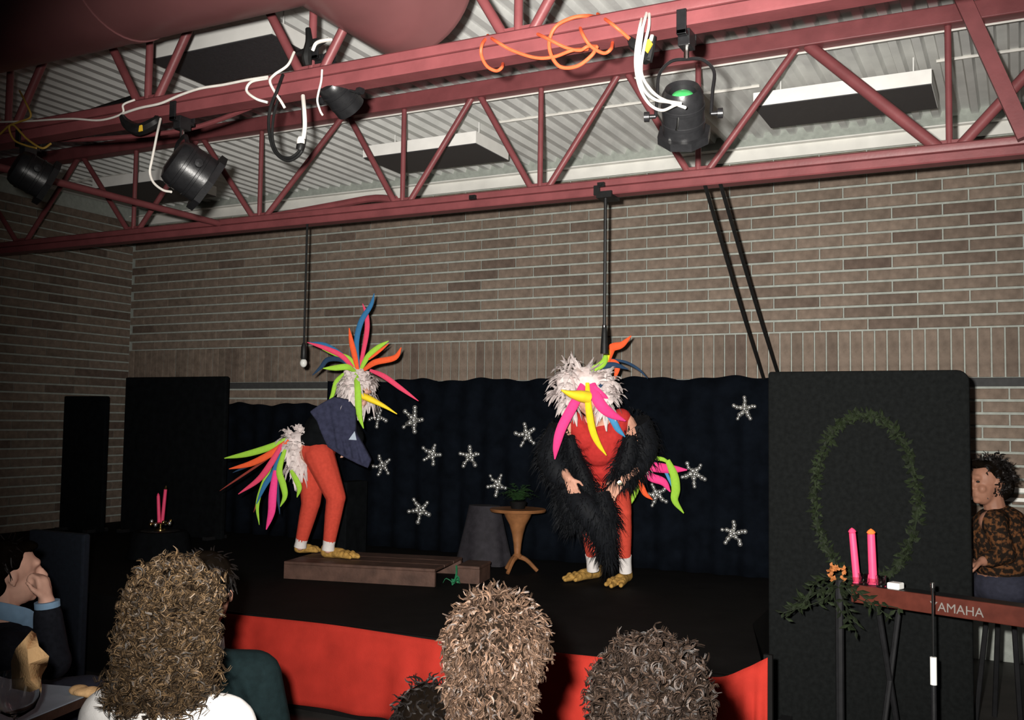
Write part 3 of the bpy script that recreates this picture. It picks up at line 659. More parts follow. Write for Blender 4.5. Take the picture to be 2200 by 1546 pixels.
pxcord('loop', [(0, 288, 3.30), (25, 268), (45, 285), (60, 300), (90, 318), (110, 308, 3.32)], .0055, 'cable_yellow', None, parent=YCD)
pxcord('loop', [(42, 195, 3.36), (55, 220, 3.30), (66, 250, 3.30), (40, 262), (20, 272), (30, 300), (55, 312), (78, 318)], .005, 'cable_yellow', None, parent=YCD)
pxcord('black_cable', [(292, 208, 3.40), (230, 228, 3.44), (160, 250, 3.44), (100, 262, 3.44), (30, 275, 3.42)], .014, 'cable_black', 'thick black cable lying on the near truss at the left')
# ------------------------------------------------------------------ figure helpers
def basis(fwd, upv=(0, 0, 1)):
    f_ = Vector(fwd).normalized(); r_ = f_.cross(Vector(upv)).normalized(); u_ = r_.cross(f_)
    return f_, r_, u_
def head_prims(mb, c, fwd, upv=(0, 0, 1), s=1.0, nose=True):
    """c = centre of the skull; face towards fwd. Head about .23 high."""
    f_, r_, u_ = basis(fwd, upv); M = Matrix((r_, f_, u_)).transposed(); c = Vector(c)
    P = lambda a, b, d: c+(r_*a+f_*b+u_*d)*s
    mb.ell(P(0, -.012, .025), (.077*s, .095*s, .092*s), M, 18, 12)
    mb.ell(P(0, .028, -.045), (.060*s, .062*s, .075*s), M)
    mb.ell(P(0, .066, -.093), (.024*s, .020*s, .020*s), M)          # chin
    mb.ell(P(0, .078, .030), (.050*s, .020*s, .018*s), M)           # brow
    for k in (-1, 1):
        mb.ell(P(k*.040, .062, -.030), (.022*s, .022*s, .022*s), M)  # cheek
        mb.ell(P(k*.080, -.012, -.012), (.008*s, .017*s, .030*s), M)  # ear
    if nose:
        mb.cap(P(0, .086, .018), P(0, .112, -.024), .009*s, .014*s); mb.cap(P(-.012, .094, -.030), P(.012, .094, -.030), .009*s, .009*s)
    mb.cap(P(-.018, .084, -.054), P(.018, .084, -.054), .008*s, .008*s); mb.cap(P(-.015, .082, -.066), P(.015, .082, -.066), .009*s, .009*s)
    return f_, r_, u_, P
def hand_prims(mb, wrist, dirv, palm_n, side, s=1.0, curl=.5, spread=.10):
    """palm and five fingers; side=+1 puts the thumb along cross(dir, palm_n)"""
    d = Vector(dirv).normalized(); n_ = Vector(palm_n); n_ = (n_-d*n_.dot(d)).normalized(); t = d.cross(n_)*side; w_ = Vector(wrist)
    for k in range(4):
        o = (1.5-k)*.021*s
        mb.cap(w_+d*.012*s+t*o*.7, w_+d*.085*s+t*o, .015*s, .012*s, 8, 3)
    lens = [.068, .078, .072, .056]
    for k in range(4):
        o = (1.5-k)*.021*s; b = w_+d*.088*s+t*o; L = lens[k]*s; dd = (d+t*(1.5-k)*spread).normalized()
        a1 = curl*.5; d1 = (dd*math.cos(a1)+n_*math.sin(a1)); a2 = curl*1.3; d2 = (dd*math.cos(a2)+n_*math.sin(a2)); a3 = curl*1.9; d3 = dd*math.cos(a3)+n_*math.sin(a3)
        p1 = b+d1*L*.45; p2 = p1+d2*L*.32; p3 = p2+d3*L*.23
        mb.cap(b, p1, .0098*s, .0090*s, 8, 3); mb.cap(p1, p2, .0090*s, .0083*s, 8, 3); mb.cap(p2, p3, .0083*s, .0072*s, 8, 3)
    b = w_+d*.022*s+t*.030*s; m_ = b+(d*.6+t*.75+n_*.25).normalized()*.040*s; e = m_+(d*.9+t*.25+n_*.35).normalized()*.034*s
    mb.cap(b-t*.012*s, b, .016*s, .015*s, 8, 3); mb.cap(b, m_, .014*s, .0105*s, 8, 3); mb.cap(m_, e, .0105*s, .008*s, 8, 3)
def plume(parent, pts, dep, wpx, m, dd=None, name='plume', flat=.45):
    sc = FPX/dep; k = len(pts); P = []
    for i, p in enumerate(pts):
        q = p[2] if len(p) > 2 else 0
        P.append(V(p[0], p[1], dep+q))
    r = wpx/sc/2
    return MB().tube(P, [r*.55, r*.85, r, r*1.0, r*.9, r*.6, r*.12], 10, flat=(1, flat), ref=-fw, seg=22).build(name, m, parent)
def feathers(mb, c, radii, n, L, W, droop=.3, cond=None, flat=.14, nseg=3, jitter=.5, n_side=4):
    c = Vector(c)
    for i in range(n):
        d = rvec()
        if cond and not cond(d): continue
        p = c+Vector((d.x*radii[0], d.y*radii[1], d.z*radii[2]))
        d2 = (d+rvec()*jitter).normalized(); l = rnd(*L)
        mb.tube([p, p+d2*l*.55, p+(d2*l+Vector((0, 0, -droop*l)))], [W*.5, W, W*.12], n_side, flat=(1, flat), seg=nseg, cap=False)
def fur_path(mb, pts, rad, n, L, W, droop=.5, seg=None):
    P = cr(pts, 40)
    for i in range(n):
        t = random.random(); p = P[int(t*40)]; r = lerpl(rad, t); d = rvec()
        b = p+d*r*.8; d2 = (d+rvec()*.6).normalized(); l = rnd(*L)
        mb.tube([b, b+d2*l*.5+Vector((0, 0, -droop*l*.3)), b+d2*l*.8+Vector((0, 0, -droop*l))], [W, W*.9, W*.1], 3, flat=(1, .5), cap=False)
def slipper(parent, heel, toe, s=1.0):
    heel = Vector(heel); toe = Vector(toe); d = (toe-heel); L = d.length; d.normalize(); sd = d.cross(Vector((0, 0, 1))).normalized(); z = Vector((0, 0, 1))
    m = MB()
    m.cap(heel+z*.035*s, heel+d*L*.45+z*.034*s, .042*s, .040*s); m.cap(heel+z*.06*s, heel+d*.02+z*.075*s, .040*s, .034*s)
    for k in (-1, 0, 1):
        b = heel+d*L*.35+sd*k*.022*s+z*.032*s; e = heel+d*L*(.97 if k == 0 else .84)+sd*k*.052*s+z*.018*s
        m.cap(b, e, .030*s, .016*s); 
        for q in (.45, .72): m.ell(b.lerp(e, q)+z*.012*s, .022*s)
    m.cap(heel+z*.02*s, heel-d*.03*s+z*.014*s, .018*s, .010*s)
    o = blob('bird_foot_slipper', m, .007, 'slipper', parent, 2)
    return o
# ------------------------------------------------------------------ right performer (facing the camera, crouched, hands on knees)
DR_ = 2140/309.0
Pr = lambda x, y, d=0: V(x, y, DR_+d)
base = atz(1305, 1255, SZT)
R = thing('person', (base.x, base.y, SZT), 'performer in red suit, black feather wings and white feathered bird head, crouching', 'person', 'performers in bird costume')
toc = -ray(1290, 900).normalized()                # towards the camera
b = MB()
hc = Pr(1262, 850, -.28)
f_, r_, u_, HP = head_prims(b, hc, toc*1+Vector((0, 0, -.45)), nose=False)
b.cap(HP(0, -.03, -.06), Pr(1283, 905, -.10), .050, .060)
b.cap(Pr(1238, 912, -.10), Pr(1335, 908, -.10), .060, .060); b.ell(Pr(1285, 945, -.08), (.15, .10, .15)); b.ell(Pr(1292, 990, .0), (.125, .10, .12)); b.ell(Pr(1302, 1025, .08), (.145, .11, .10))
for pts, rr in (([Pr(1228, 912, -.10), Pr(1188, 985, .0), Pr(1222, 1028, -.20)], (.056, .045, .030)), ([Pr(1346, 906, -.10), Pr(1392, 985, .0), Pr(1338, 1030, -.20)], (.056, .045, .030))):
    b.cap(pts[0], pts[1], rr[0], rr[1]); b.cap(pts[1], pts[2], rr[1], rr[2])
hand_prims(b, Pr(1222, 1028, -.20), Pr(1240, 1075, -.22)-Pr(1222, 1028, -.20), Vector((0, .9, -.2)), 1, .98, .35)
hand_prims(b, Pr(1336, 1031, -.20), Pr(1300, 1075, -.22)-Pr(1336, 1031, -.20), Vector((0, .9, -.2)), -1, 1.05, .45)
lr = [Pr(1325, 1030, .08), Pr(1338, 1100, -.12), Pr(1344, 1222, .0)]; ll = [Pr(1282, 1030, .08), Pr(1262, 1100, -.12), Pr(1274, 1218, .02)]
for q in (lr, ll): b.cap(q[0], q[1], .088, .056); b.cap(q[1], q[2], .054, .034)
blob('body', b, .0062, 'skin', R, 3)
t = MB()
for q in (lr, ll):
    t.cap(q[0], q[1], .094, .062); t.cap(q[1], q[1].lerp(q[2], .35), .060, .056); t.cap(q[1].lerp(q[2], .35), q[1].lerp(q[2], .78), .056, .042)
t.ell(Pr(1302, 1025, .08), (.152, .117, .105))
blob('red_tights', t, .009, 'tights', R, 3)
t = MB(); t.ell(Pr(1285, 950, -.085), (.155, .108, .165)); t.ell(Pr(1292, 995, .0), (.13, .107, .13)); t.ell(Pr(1302, 1025, .08), (.15, .116, .10))
t.cap(Pr(1238, 905, -.10), Pr(1258, 940, -.12), .070, .09); t.cap(Pr(1334, 899, -.10), Pr(1312, 940, -.12), .072, .09)
blob('red_leotard', t, .009, 'leotard', R, 3)
for q in (lr, ll):
    a = q[1].lerp(q[2], .76); e = q[2]; MB().tube([a, a.lerp(e, .5), e+Vector((0, 0, -.02))], [.046, .043, .044], 14, seg=8).build('white_sock', 'sock', R)
slipper(R, atz(1283, 1240, SZT)+Vector((0, 0, .004)), atz(1212, 1252, SZT)+Vector((0, 0, .004)))
slipper(R, atz(1347, 1248, SZT)+Vector((0, 0, .004)), atz(1312, 1266, SZT)+Vector((0, 0, .004)))
# black feather wings: dense cores plus thousands of strands
wl = [Pr(1208, 922, -.06), Pr(1185, 975, -.02), Pr(1200, 1015, -.08), Pr(1228, 1040, -.12)]
wr = [Pr(1366, 905, -.04), Pr(1382, 955, .0), Pr(1362, 1000, -.04), Pr(1335, 1025, -.10)]
wr2 = [Pr(1352, 935, -.14), Pr(1348, 980, -.14), Pr(1335, 1010, -.16), Pr(1325, 1022, -.18)]
wl2 = [Pr(1222, 935, -.14), Pr(1235, 985, -.12), Pr(1255, 1030, -.12), Pr(1262, 1060, -.12)]
dn = [Pr(1225, 1065, -.12), Pr(1255, 1090, -.20), Pr(1282, 1120, -.22), Pr(1300, 1165, -.20), Pr(1311, 1200, -.14)]
dn2 = [Pr(1215, 1050, -.10), Pr(1225, 1095, -.12), Pr(1240, 1130, -.10)]
dn3 = [Pr(1290, 1060, -.18), Pr(1300, 1100, -.22), Pr(1310, 1130, -.20)]
for nm, paths in (('feather_wing', [(wl, (.10, .11, .10, .06)), (wl2, (.05, .055, .06, .06)), (dn2, (.08, .085, .05))]), ('feather_wing', [(wr, (.10, .11, .10, .06)), (wr2, (.05, .075, .06, .03))]), ('feather_train', [(dn, (.08, .10, .10, .075, .04)), (dn3, (.07, .08, .05))])):
    core = MB(); fur = MB()
    for pth, rr in paths:
        core.tube(pth, list(rr), 12, seg=16); fur_path(fur, pth, [x*.95 for x in rr], 900, (.06, .13), .004, .55)
    o = core.build(nm, 'feather_black', R); sub(o)
    fo = fur.build('strands', 'feather_black', o, smooth=False, recalc=False); fo['kind'] = 'stuff'
# wig of white feathers
core = MB(); core.ell(HP(0, -.05, .075), (.115, .11, .08)); core.ell(Pr(1214, 820, -.28), (.06, .06, .075)); core.ell(Pr(1303, 822, -.28), (.05, .06, .075)); wg = blob('feather_wig', core, .012, 'feather_white', R, 2); sub(wg)
mb = MB()
feathers(mb, HP(0, -.03, .05), (.12, .12, .09), 420, (.05, .11), .026, .25, lambda d: d.z > -.1 and not (d.dot(f_) > .35))
for k in (-1, 1): feathers(mb, HP(k*.115, -.01, -.02), (.04, .06, .08), 70, (.05, .10), .024, .6)
for a, b_ in ((1212, 815), (1208, 840), (1222, 795), (1302, 815), (1306, 840)): feathers(mb, Pr(a, b_, -.30), (.05, .05, .05), 40, (.04, .10), .026, .35)
feathers(mb, HP(.03, -.02, .14), (.04, .04, .03), 40, (.08, .15), .020, -.1, lambda d: d.z > .2)
mb.build('plumage', 'feather_white', wg, smooth=False, recalc=False)['kind'] = 'stuff'
for k in (-1, 1): MB().ell(HP(k*.032, .075, .012), (.020, .014, .012)).build('eye_patch', 'mask_dark', R)
DH = DR_-.42
MB().tube([V(1262, 853, DH), V(1245, 850, DH-.03), V(1226, 846, DH-.06), V(1206, 838, DH-.09)], [.052, .048, .030, .006], 12, flat=(1, .8), seg=12).build('beak', 'beak', R)
for m_, w_, pts in (('foam_pink', 21, [(1262, 806, .0), (1240, 855, -.10), (1208, 915, -.12), (1196, 955, -.10), (1192, 986, -.06)]),
                    ('foam_yellow', 15, [(1262, 822, -.08), (1264, 870, -.14), (1272, 920, -.12), (1285, 952, -.10), (1303, 978, -.08)]),
                    ('foam_pink', 24, [(1264, 803, .0), (1278, 845, -.10), (1293, 872, -.12), (1315, 890, -.10), (1344, 904, -.06)]),
                    ('foam_pink', 13, [(1277, 830, -.09), (1290, 845, -.10), (1307, 856, -.08)]),
                    ('foam_skyblue', 14, [(1300, 880, -.02), (1318, 905, -.05), (1328, 922, -.04), (1343, 938, -.02)]),
                    ('foam_orange', 18, [(1302, 786, .06), (1309, 760, .06), (1316, 746, .05), (1336, 740, .03), (1356, 721, .0)]),
                    ('foam_orange', 15, [(1300, 780, .08), (1318, 778, .08), (1326, 790, .08), (1320, 815, .09)]),
                    ('foam_green', 15, [(1268, 794, -.02), (1288, 786, -.02), (1299, 774, -.01), (1302, 752, .02)]),
                    ('foam_yellow', 8, [(1300, 784, .03), (1306, 765, .03), (1309, 750, .03)]),
                    ('foam_navy', 13, [(1270, 796, .0), (1298, 786, .0), (1322, 784, .0), (1350, 793, .02)]),
                    ('foam_navy', 6, [(1312, 771, .08), (1345, 778, .08), (1372, 793, .10), (1392, 813, .12)]),
                    ('foam_navy', 10, [(1274, 804, .0), (1288, 824, -.04), (1302, 840, -.04)])):
    plume(R, pts, DR_-.30, w_, m_)
core = MB(); core.ell(Pr(1380, 1000, .12), (.045, .05, .05)); tf = core.build('tail_tuft', 'feather_white', R); sub(tf)
mb = MB(); feathers(mb, Pr(1380, 1000, .12), (.04, .04, .05), 50, (.03, .07), .012, .3); mb.build('down', 'feather_white', tf, smooth=False, recalc=False)['kind'] = 'stuff'
for m_, w_, pts in (('foam_green', 9, [(1385, 982), (1410, 984), (1428, 988), (1442, 1000, -.02)]), ('foam_green', 19, [(1434, 988, -.02), (1448, 1020, -.03), (1452, 1050, -.03), (1450, 1075, -.02), (1469, 1102, .0)]),
                    ('foam_pink', 21, [(1380, 1000), (1405, 1003), (1440, 1007, .02), (1476, 1009, .04)]), ('foam_pink', 18, [(1378, 1008), (1400, 1025, -.03), (1425, 1035, -.04), (1440, 1056, -.03)]),
                    ('foam_green', 11, [(1376, 1012), (1370, 1045, -.03), (1358, 1072, -.03), (1344, 1097, -.02)]), ('foam_orange', 12, [(1376, 1015), (1378, 1040, -.04), (1386, 1060, -.05), (1402, 1073, -.05)]),
                    ('foam_skyblue', 7, [(1392, 990), (1425, 1008, .02), (1438, 1030, .02), (1450, 1060, .02)]), ('foam_navy', 9, [(1385, 985), (1400, 990, .03), (1412, 1000, .04)])):
    plume(R, pts, DR_+.14, w_, m_, name='tail_plume')
q = Pr(1331, 1036, -.215); MB().lathe([(.033, -.008), (.036, 0), (.033, .008)], q, (Pr(1300, 1075, -.22)-q), 16).build('watch_strap', 'gold_watch', R)
MB().lathe([(1e-4, .012), (.015, .011), (.017, .006), (.017, 0)], q+toc*.028, toc, 14).build('watch_face', 'gold_watch', R)
# ------------------------------------------------------------------ left performer (side-on, bent forward)
DL_ = 2140/295.0
Pl = lambda x, y, d=0: V(x, y, DL_+d)
base = atz(690, 1197, .60)
Lp = thing('person', (base.x, base.y, .60), 'performer in orange-red tights and navy shawl bending forward on the wooden riser', 'person', 'performers in bird costume')
b = MB(); hc = Pl(768, 842, -.03); side = rt
f_, r_, u_, HP = head_prims(b, hc, side*1-up*.35-fw*.35, nose=False)
b.cap(HP(0, -.03, -.06), Pl(735, 885, .0), .050, .060)
b.cap(Pl(735, 893, -.10), Pl(735, 893, .13), .055, .055)
b.ell(Pl(725, 905, 0), (.125, .14, .12)); b.ell(Pl(702, 935, .0), (.115, .13, .115)); b.ell(Pl(680, 968, .0), (.12, .145, .115))
ln = [Pl(686, 978, -.07), Pl(722, 1068, -.10), Pl(705, 1178, -.08)]; lf = [Pl(672, 980, .08), Pl(668, 1080, .05), Pl(645, 1172, .07)]
for q in (ln, lf): b.cap(q[0], q[1], .100, .060); b.cap(q[1], q[2], .056, .034)
a1 = [Pl(735, 895, -.11), Pl(765, 940, -.06), Pl(758, 950, .02)]; b.cap(a1[0], a1[1], .045, .038); b.cap(a1[1], a1[2], .038, .026)
hand_prims(b, a1[2], Pl(745, 975, .03)-a1[2], -side, 1, .9, .4)
a2 = [Pl(735, 895, .14), Pl(765, 935, .16), Pl(758, 948, .09)]; b.cap(a2[0], a2[1], .045, .038); b.cap(a2[1], a2[2], .038, .026)
hand_prims(b, a2[2], Pl(745, 975, .08)-a2[2], -side, -1, .9, .4)
blob('body', b, .0062, 'skin_pale', Lp, 3)
t = MB()
for q in (ln, lf):
    t.cap(q[0], q[1], .112, .072); t.cap(q[1], q[1].lerp(q[2], .35), .070, .062); t.cap(q[1].lerp(q[2], .35), q[1].lerp(q[2], .86), .062, .046)
t.ell(Pl(682, 968, 0), (.125, .15, .115))
blob('red_tights', t, .009, 'tights', Lp, 3)
for q in (ln, lf):
    a = q[1].lerp(q[2], .84); e = q[2]; MB().tube([a, a.lerp(e, .5), e+Vector((0, 0, -.01))], [.046, .043, .046], 14, seg=6).build('white_sock', 'sock', Lp)
slipper(Lp, atz(700, 1196, .60)+Vector((0, 0, .004)), atz(772, 1202, .60)+Vector((0, 0, .004)), .95)
slipper(Lp, atz(642, 1187, .60)+Vector((0, 0, .004)), atz(690, 1187, .60)+Vector((0, 0, .004)), .85)
t = MB(); t.ell(Pl(700, 918, .0), (.15, .165, .12)); t.ell(Pl(725, 893, 0), (.13, .175, .09)); t.cap(Pl(665, 940, .02), Pl(720, 895, .02), .085, .10); t.ell(Pl(686, 945, .0), (.14, .155, .10))
for q in (a1, a2): t.cap(q[0], q[1], .07, .06); t.cap(q[1], q[2], .058, .045)
blob('black_top', t, .010, 'black_cloth', Lp, 3)
# navy shawl with a pointed hanging wing
t = MB(); sp = [(664, 884), (690, 866), (716, 852), (748, 858), (764, 878), (764, 928), (778, 952), (797, 988), (790, 1006), (768, 997), (735, 980), (703, 960), (690, 932), (680, 905)]
t.prism([Pl(a, b_, -.235) for a, b_ in sp], (0, 0, 0), fw*.06); t.ell(Pl(728, 890, -.15), (.11, .10, .10)); t.ell(Pl(735, 925, -.17), (.10, .08, .11)); t.cap(Pl(735, 930, -.19), Pl(780, 985, -.20), .055, .03)
for k in range(4): t.cap(Pl(712+12*k, 868+6*k, -.235), Pl(728+17*k, 962+10*k, -.24), .010, .014)
blob('navy_shawl', t, .009, 'navy_cloth', Lp, 4)
MB().prism([Pl(762, 926, -.252), Pl(766, 945, -.252), Pl(749, 944, -.252)], (0, 0, 0), fw*.01).build('white_cuff', 'tablecloth', Lp, smooth=False)
core = MB(); core.ell(HP(0, -.03, .055), (.105, .115, .085)); core.ell(HP(0, -.095, -.01), (.09, .05, .08)); wg = blob('feather_wig', core, .012, 'feather_white', Lp, 2); sub(wg)
mb = MB(); feathers(mb, HP(0, -.02, .045), (.105, .115, .085), 330, (.04, .09), .022, .6, lambda d: not (d.dot(f_) > .55 and d.z < .1))
for k in (-1, 1): feathers(mb, HP(k*.085, .02, .0), (.02, .06, .05), 50, (.05, .10), .020, 1.0)
mb.build('plumage', 'feather_white', wg, smooth=False, recalc=False)['kind'] = 'stuff'
MB().ell(HP(.060, .055, .018), (.028, .026, .017)).build('eye_patch', 'mask_dark', Lp); MB().ell(HP(-.03, .075, .018), (.022, .014, .014)).build('eye_patch', 'mask_dark', Lp)
MB().tube([V(776, 849, DL_-.10), V(795, 857, DL_-.13), V(825, 872, DL_-.16), V(853, 889, DL_-.19)], [.032, .030, .018, .004], 12, flat=(1, .8), seg=12).build('beak', 'beak', Lp)
for m_, w_, pts in (('foam_blue', 12, [(770, 795), (766, 735, .03), (776, 690, .05), (797, 655, .06), (804, 630, .07)]),
                    ('foam_rose', 11, [(772, 795, .05), (787, 720, .10), (788, 680, .12), (779, 652, .13)]),
                    ('foam_orange', 12, [(769, 797, -.02), (761, 760, -.04), (755, 735, -.05), (750, 704, -.06)]),
                    ('foam_green', 12, [(774, 795, .0), (790, 766, -.02), (812, 746, -.03), (835, 732, -.03)]),
                    ('foam_orange', 6, [(792, 772, -.04), (815, 754, -.045), (836, 737, -.045)]),
                    ('foam_orange', 13, [(782, 794, -.02), (806, 778, -.06), (848, 768, -.08), (862, 746, -.10)]),
                    ('foam_rose', 11, [(764, 797, -.02), (735, 765, -.05), (700, 748, -.06), (660, 735, -.07)]),
                    ('foam_blue', 12, [(762, 797, .03), (735, 765, .05), (700, 742, .06), (665, 735, .08)]),
                    ('foam_green', 10, [(764, 795, .01), (750, 770, .0), (720, 760, .0), (692, 750, .01)]),
                    ('foam_navy', 11, [(760, 795, .06), (735, 773, .08), (705, 772, .10), (690, 788, .11), (671, 806, .12)]),
                    ('foam_green', 13, [(762, 797, -.08), (745, 788, -.14), (720, 790, -.15), (694, 791, -.16)]),
                    ('foam_green', 14, [(763, 799, -.12), (768, 830, -.20), (770, 870, -.21), (773, 895, -.21), (781, 920, -.21)]),
                    ('foam_green', 9, [(738, 802, -.10), (722, 820, -.14), (714, 848, -.14), (706, 862, -.14)]),
                    ('foam_rose', 11, [(795, 795, -.08), (825, 808, -.12), (860, 833, -.14), (899, 861, -.16)])):
    plume(Lp, pts, DL_, w_, m_)
core = MB(); core.ell(Pl(640, 950, .0), (.10, .11, .08)); core.ell(Pl(640, 990, .0), (.065, .09, .10)); tf = blob('tail_tuft', core, .012, 'feather_white', Lp, 2); sub(tf)
mb = MB(); feathers(mb, Pl(638, 950, .0), (.10, .11, .09), 170, (.03, .09), .020, .5); feathers(mb, Pl(640, 990, 0), (.06, .09, .11), 120, (.03, .08), .018, .9)
mb.build('down', 'feather_white', tf, smooth=False, recalc=False)['kind'] = 'stuff'
for m_, w_, pts in (('foam_green', 14, [(618, 942, -.06), (580, 960, -.08), (530, 975, -.08), (482, 984, -.08)]), ('foam_orange', 14, [(620, 945, -.10), (585, 972, -.12), (540, 995, -.12), (492, 1007, -.12)]),
                    ('foam_navy', 8, [(600, 965, .0), (550, 992, .02), (500, 1015, .03)]), ('foam_maroon', 5, [(590, 975, .0), (530, 1015, .03), (472, 1054, .05)]),
                    ('foam_rose', 13, [(605, 955, -.12), (582, 995, -.14), (555, 1030, -.13), (512, 1061, -.12)]), ('foam_green', 9, [(590, 985, -.04), (565, 1040, -.05), (553, 1085, -.05), (557, 1127, -.05)]),
                    ('foam_blue', 12, [(602, 965, -.06), (590, 1010, -.08), (570, 1040, -.08), (551, 1082, -.08)]), ('foam_pink', 17, [(592, 1010, -.14), (586, 1060, -.16), (583, 1100, -.16), (572, 1137, -.15)]),
                    ('foam_green', 14, [(612, 965, -.15), (600, 1010, -.18), (608, 1040, -.18), (612, 1065, -.18), (602, 1088, -.17)]), ('foam_green', 12, [(625, 1010, -.12), (636, 1030, -.14), (643, 1048, -.14), (638, 1068, -.13)]),
                    ('foam_maroon', 6, [(575, 1010, .0), (560, 1055, .01), (545, 1100, .02)]), ('foam_navy', 8, [(597, 1000, -.02), (596, 1050, -.02), (601, 1104, -.02)])):
    plume(Lp, pts, DL_, w_, m_, name='tail_plume')
# ------------------------------------------------------------------ keyboard, player, candles at the right
kz = .80
K0 = aty(1828, 1252, 5.12); K1 = aty(2200, 1308, 4.86); kd = (K1-K0); kd.z = 0; KL = kd.length+.35; kd.normalize(); kn = Vector((kd.y, -kd.x, 0))   # kn towards the audience
kz = (K0.z+aty(2200, 1308, 4.86).z)/2
KB = thing('keyboard', (K0.x, K0.y, 0), 'dark red electric keyboard with pale maker lettering on its back', 'keyboard')
def kbox(a0, a1, n0, n1, z0, z1): 
    P = lambda a, n_, z_: Vector((K0.x, K0.y, 0))+kd*a+kn*n_+Vector((0, 0, z_))
    return [P(a0, n0, z0), P(a1, n0, z0), P(a1, n1, z0), P(a0, n1, z0)]
def kprism(a0, a1, n0, n1, z0, z1): return MB().prism(kbox(a0, a1, n0, n1, z0, z1), (0, 0, 0), (0, 0, z1-z0))
kprism(0, KL, -.02, 0, kz-.085, kz).build('back_panel', 'kbd_red', KB, smooth=False, bevel=.004)
kprism(0, KL, -.30, -.021, kz-.085, kz-.055).build('base', 'kbd_black', KB, smooth=False)
kprism(0, KL, -.14, -.021, kz-.054, kz-.004).build('control_panel', 'kbd_black', KB, smooth=False)
for a in (0, KL-.03): kprism(a, a+.03, -.30, -.141, kz-.054, kz-.01).build('end_block', 'kbd_red', KB, smooth=False)
nk = 30; kw = (KL-.07)/nk
for i in range(nk): kprism(.035+i*kw+.001, .035+(i+1)*kw-.001, -.29, -.145, kz-.054, kz-.030).build('key', 'key_white', KB, smooth=False)
for a in (.12, KL-.12):
    for s_ in (-.03, -.27):
        P = Vector((K0.x, K0.y, 0))+kd*a+kn*s_; q = Vector((K0.x, K0.y, 0))+kd*a+kn*(-.30-s_)
        MB().tube([P+Vector((0, 0, kz-.086)), q+Vector((0, 0, .0))], .014, 8).build('stand_leg', 'kbd_black', KB)
txt = bpy.data.curves.new('lettering', 'FONT'); txt.body = 'YAMAHA'; txt.size = .058; txt.extrude = .0015; txt.align_x = 'LEFT'
to = bpy.data.objects.new('lettering', txt); COL.objects.link(to)
dg = bpy.context.evaluated_depsgraph_get(); dg.update(); tm = bpy.data.meshes.new_from_object(to.evaluated_get(dg)); bpy.data.objects.remove(to)
tl = bpy.data.objects.new('lettering', tm); COL.objects.link(tl); tm.materials.clear(); tm.materials.append(MATS['letter'])
tp0 = aty(1998, 1303, (K0.y+K1.y)/2)
aa = (tp0-Vector((K0.x, K0.y, 0))).dot(kd)
org = Vector((K0.x, K0.y, 0))+kd*aa+kn*.003+Vector((0, 0, kz-.066))
Mx = Matrix((kd, Vector((0, 0, 1)), kn)).transposed().to_4x4(); Mx.translation = org
tm.transform(Mx); tm.transform(Matrix.Translation(-LOC[KB.name])); tl.parent = KB
# candles and small glass things on the keyboard's left end
def candle(x0, y0, x1, y1, Y, zb, rad, tip, label):
    a = aty(x1, y1, Y); e = aty(x0, y0, Y); a.z = zb; d = e-a
    t = thing('candle', tuple(a), label, 'candle', 'tall pink candles on the keyboard')
    MB().tube([a, a.lerp(e, .5), a+d*.90], [rad, rad*.97, rad*.92], 14, seg=8).build('stem', 'candle_pink', t)
    MB().tube([a+d*.895, a+d*.93, a+d*.97, a+d*1.0], [rad*.7, rad*1.15, rad*.7, rad*.08], 12, seg=8).build('flame_tip', tip, t)
    MB().lathe([(1e-4, 0), (.034, .0), (.036, .008), (.02, .012), (rad+.006, .03), (rad+.003, .03)], a-Vector((0, 0, .001)), n=16).build('holder', 'glass', t)
    return t
cy = K0.y+.085
candle(1830, 1133, 1841, 1240, cy, kz-.004+.002, .018, 'candle_pink', 'leaning pink candle with pink tip, left of the pair')
candle(1871, 1135, 1876, 1243, cy+.0, kz-.004+.002, .020, 'candle_flame', 'upright pink candle with orange tip, right of the pair')
def tumbler(px, py, lab, r=.028, h=.05):
    q = aty(px, py, cy-.02); a = (q-Vector((K0.x, K0.y, 0))).dot(kd); p = Vector((K0.x, K0.y, 0))+kd*a-kn*.075; p.z = kz-.003
    o = MB().lathe([(1e-4, 0), (r*.8, 0), (r, h), (r-.004, h), (r*.8-.004, .006), (1e-4, .006)], p, n=20).build('glass_votive', 'glass')
    return tag(o, lab, 'glass', 'little glasses on the keyboard')
tumbler(1856, 1245, 'little clear glass between the two pink candles'); tumbler(1900, 1250, 'little clear glass right of the upright pink candle')
q = aty(1917, 1258, K0.y-.04); a = (q-Vector((K0.x, K0.y, 0))).dot(kd); p = Vector((K0.x, K0.y, 0))+kd*a-kn*.06
tag(MB().prism([p+kd*s_+kn*n_ for s_, n_ in ((-.03, -.03), (.03, -.03), (.03, .03), (-.03, .03))], (0, 0, kz-.003), (0, 0, kz+.028)).build('glass_highlight', 'white_metal', smooth=False, bevel=.006), 'white highlight of a glass, as a tiny block right of the candles', 'box')  # bright highlights on a glass, put in as a white block
fp = aty(1803, 1240, K0.y-.02); fl_ = thing('flower_posy', (fp.x, fp.y, 0), 'orange flowers on a tall stem stand at the left end of the keyboard', 'flowers')
fl_['label'] = 'small orange flower posy above dim leaves beside the keyboard'
MB().tube([(fp.x, fp.y, 0), (fp.x, fp.y, fp.z*.5), (fp.x, fp.y, fp.z-.01)], .02, 8).build('stand', 'kbd_black', fl_); MB().lathe([(1e-4, 0), (.11, 0), (.11, .02), (1e-4, .022)], (fp.x, fp.y, 0), n=20).build('base', 'kbd_black', fl_)
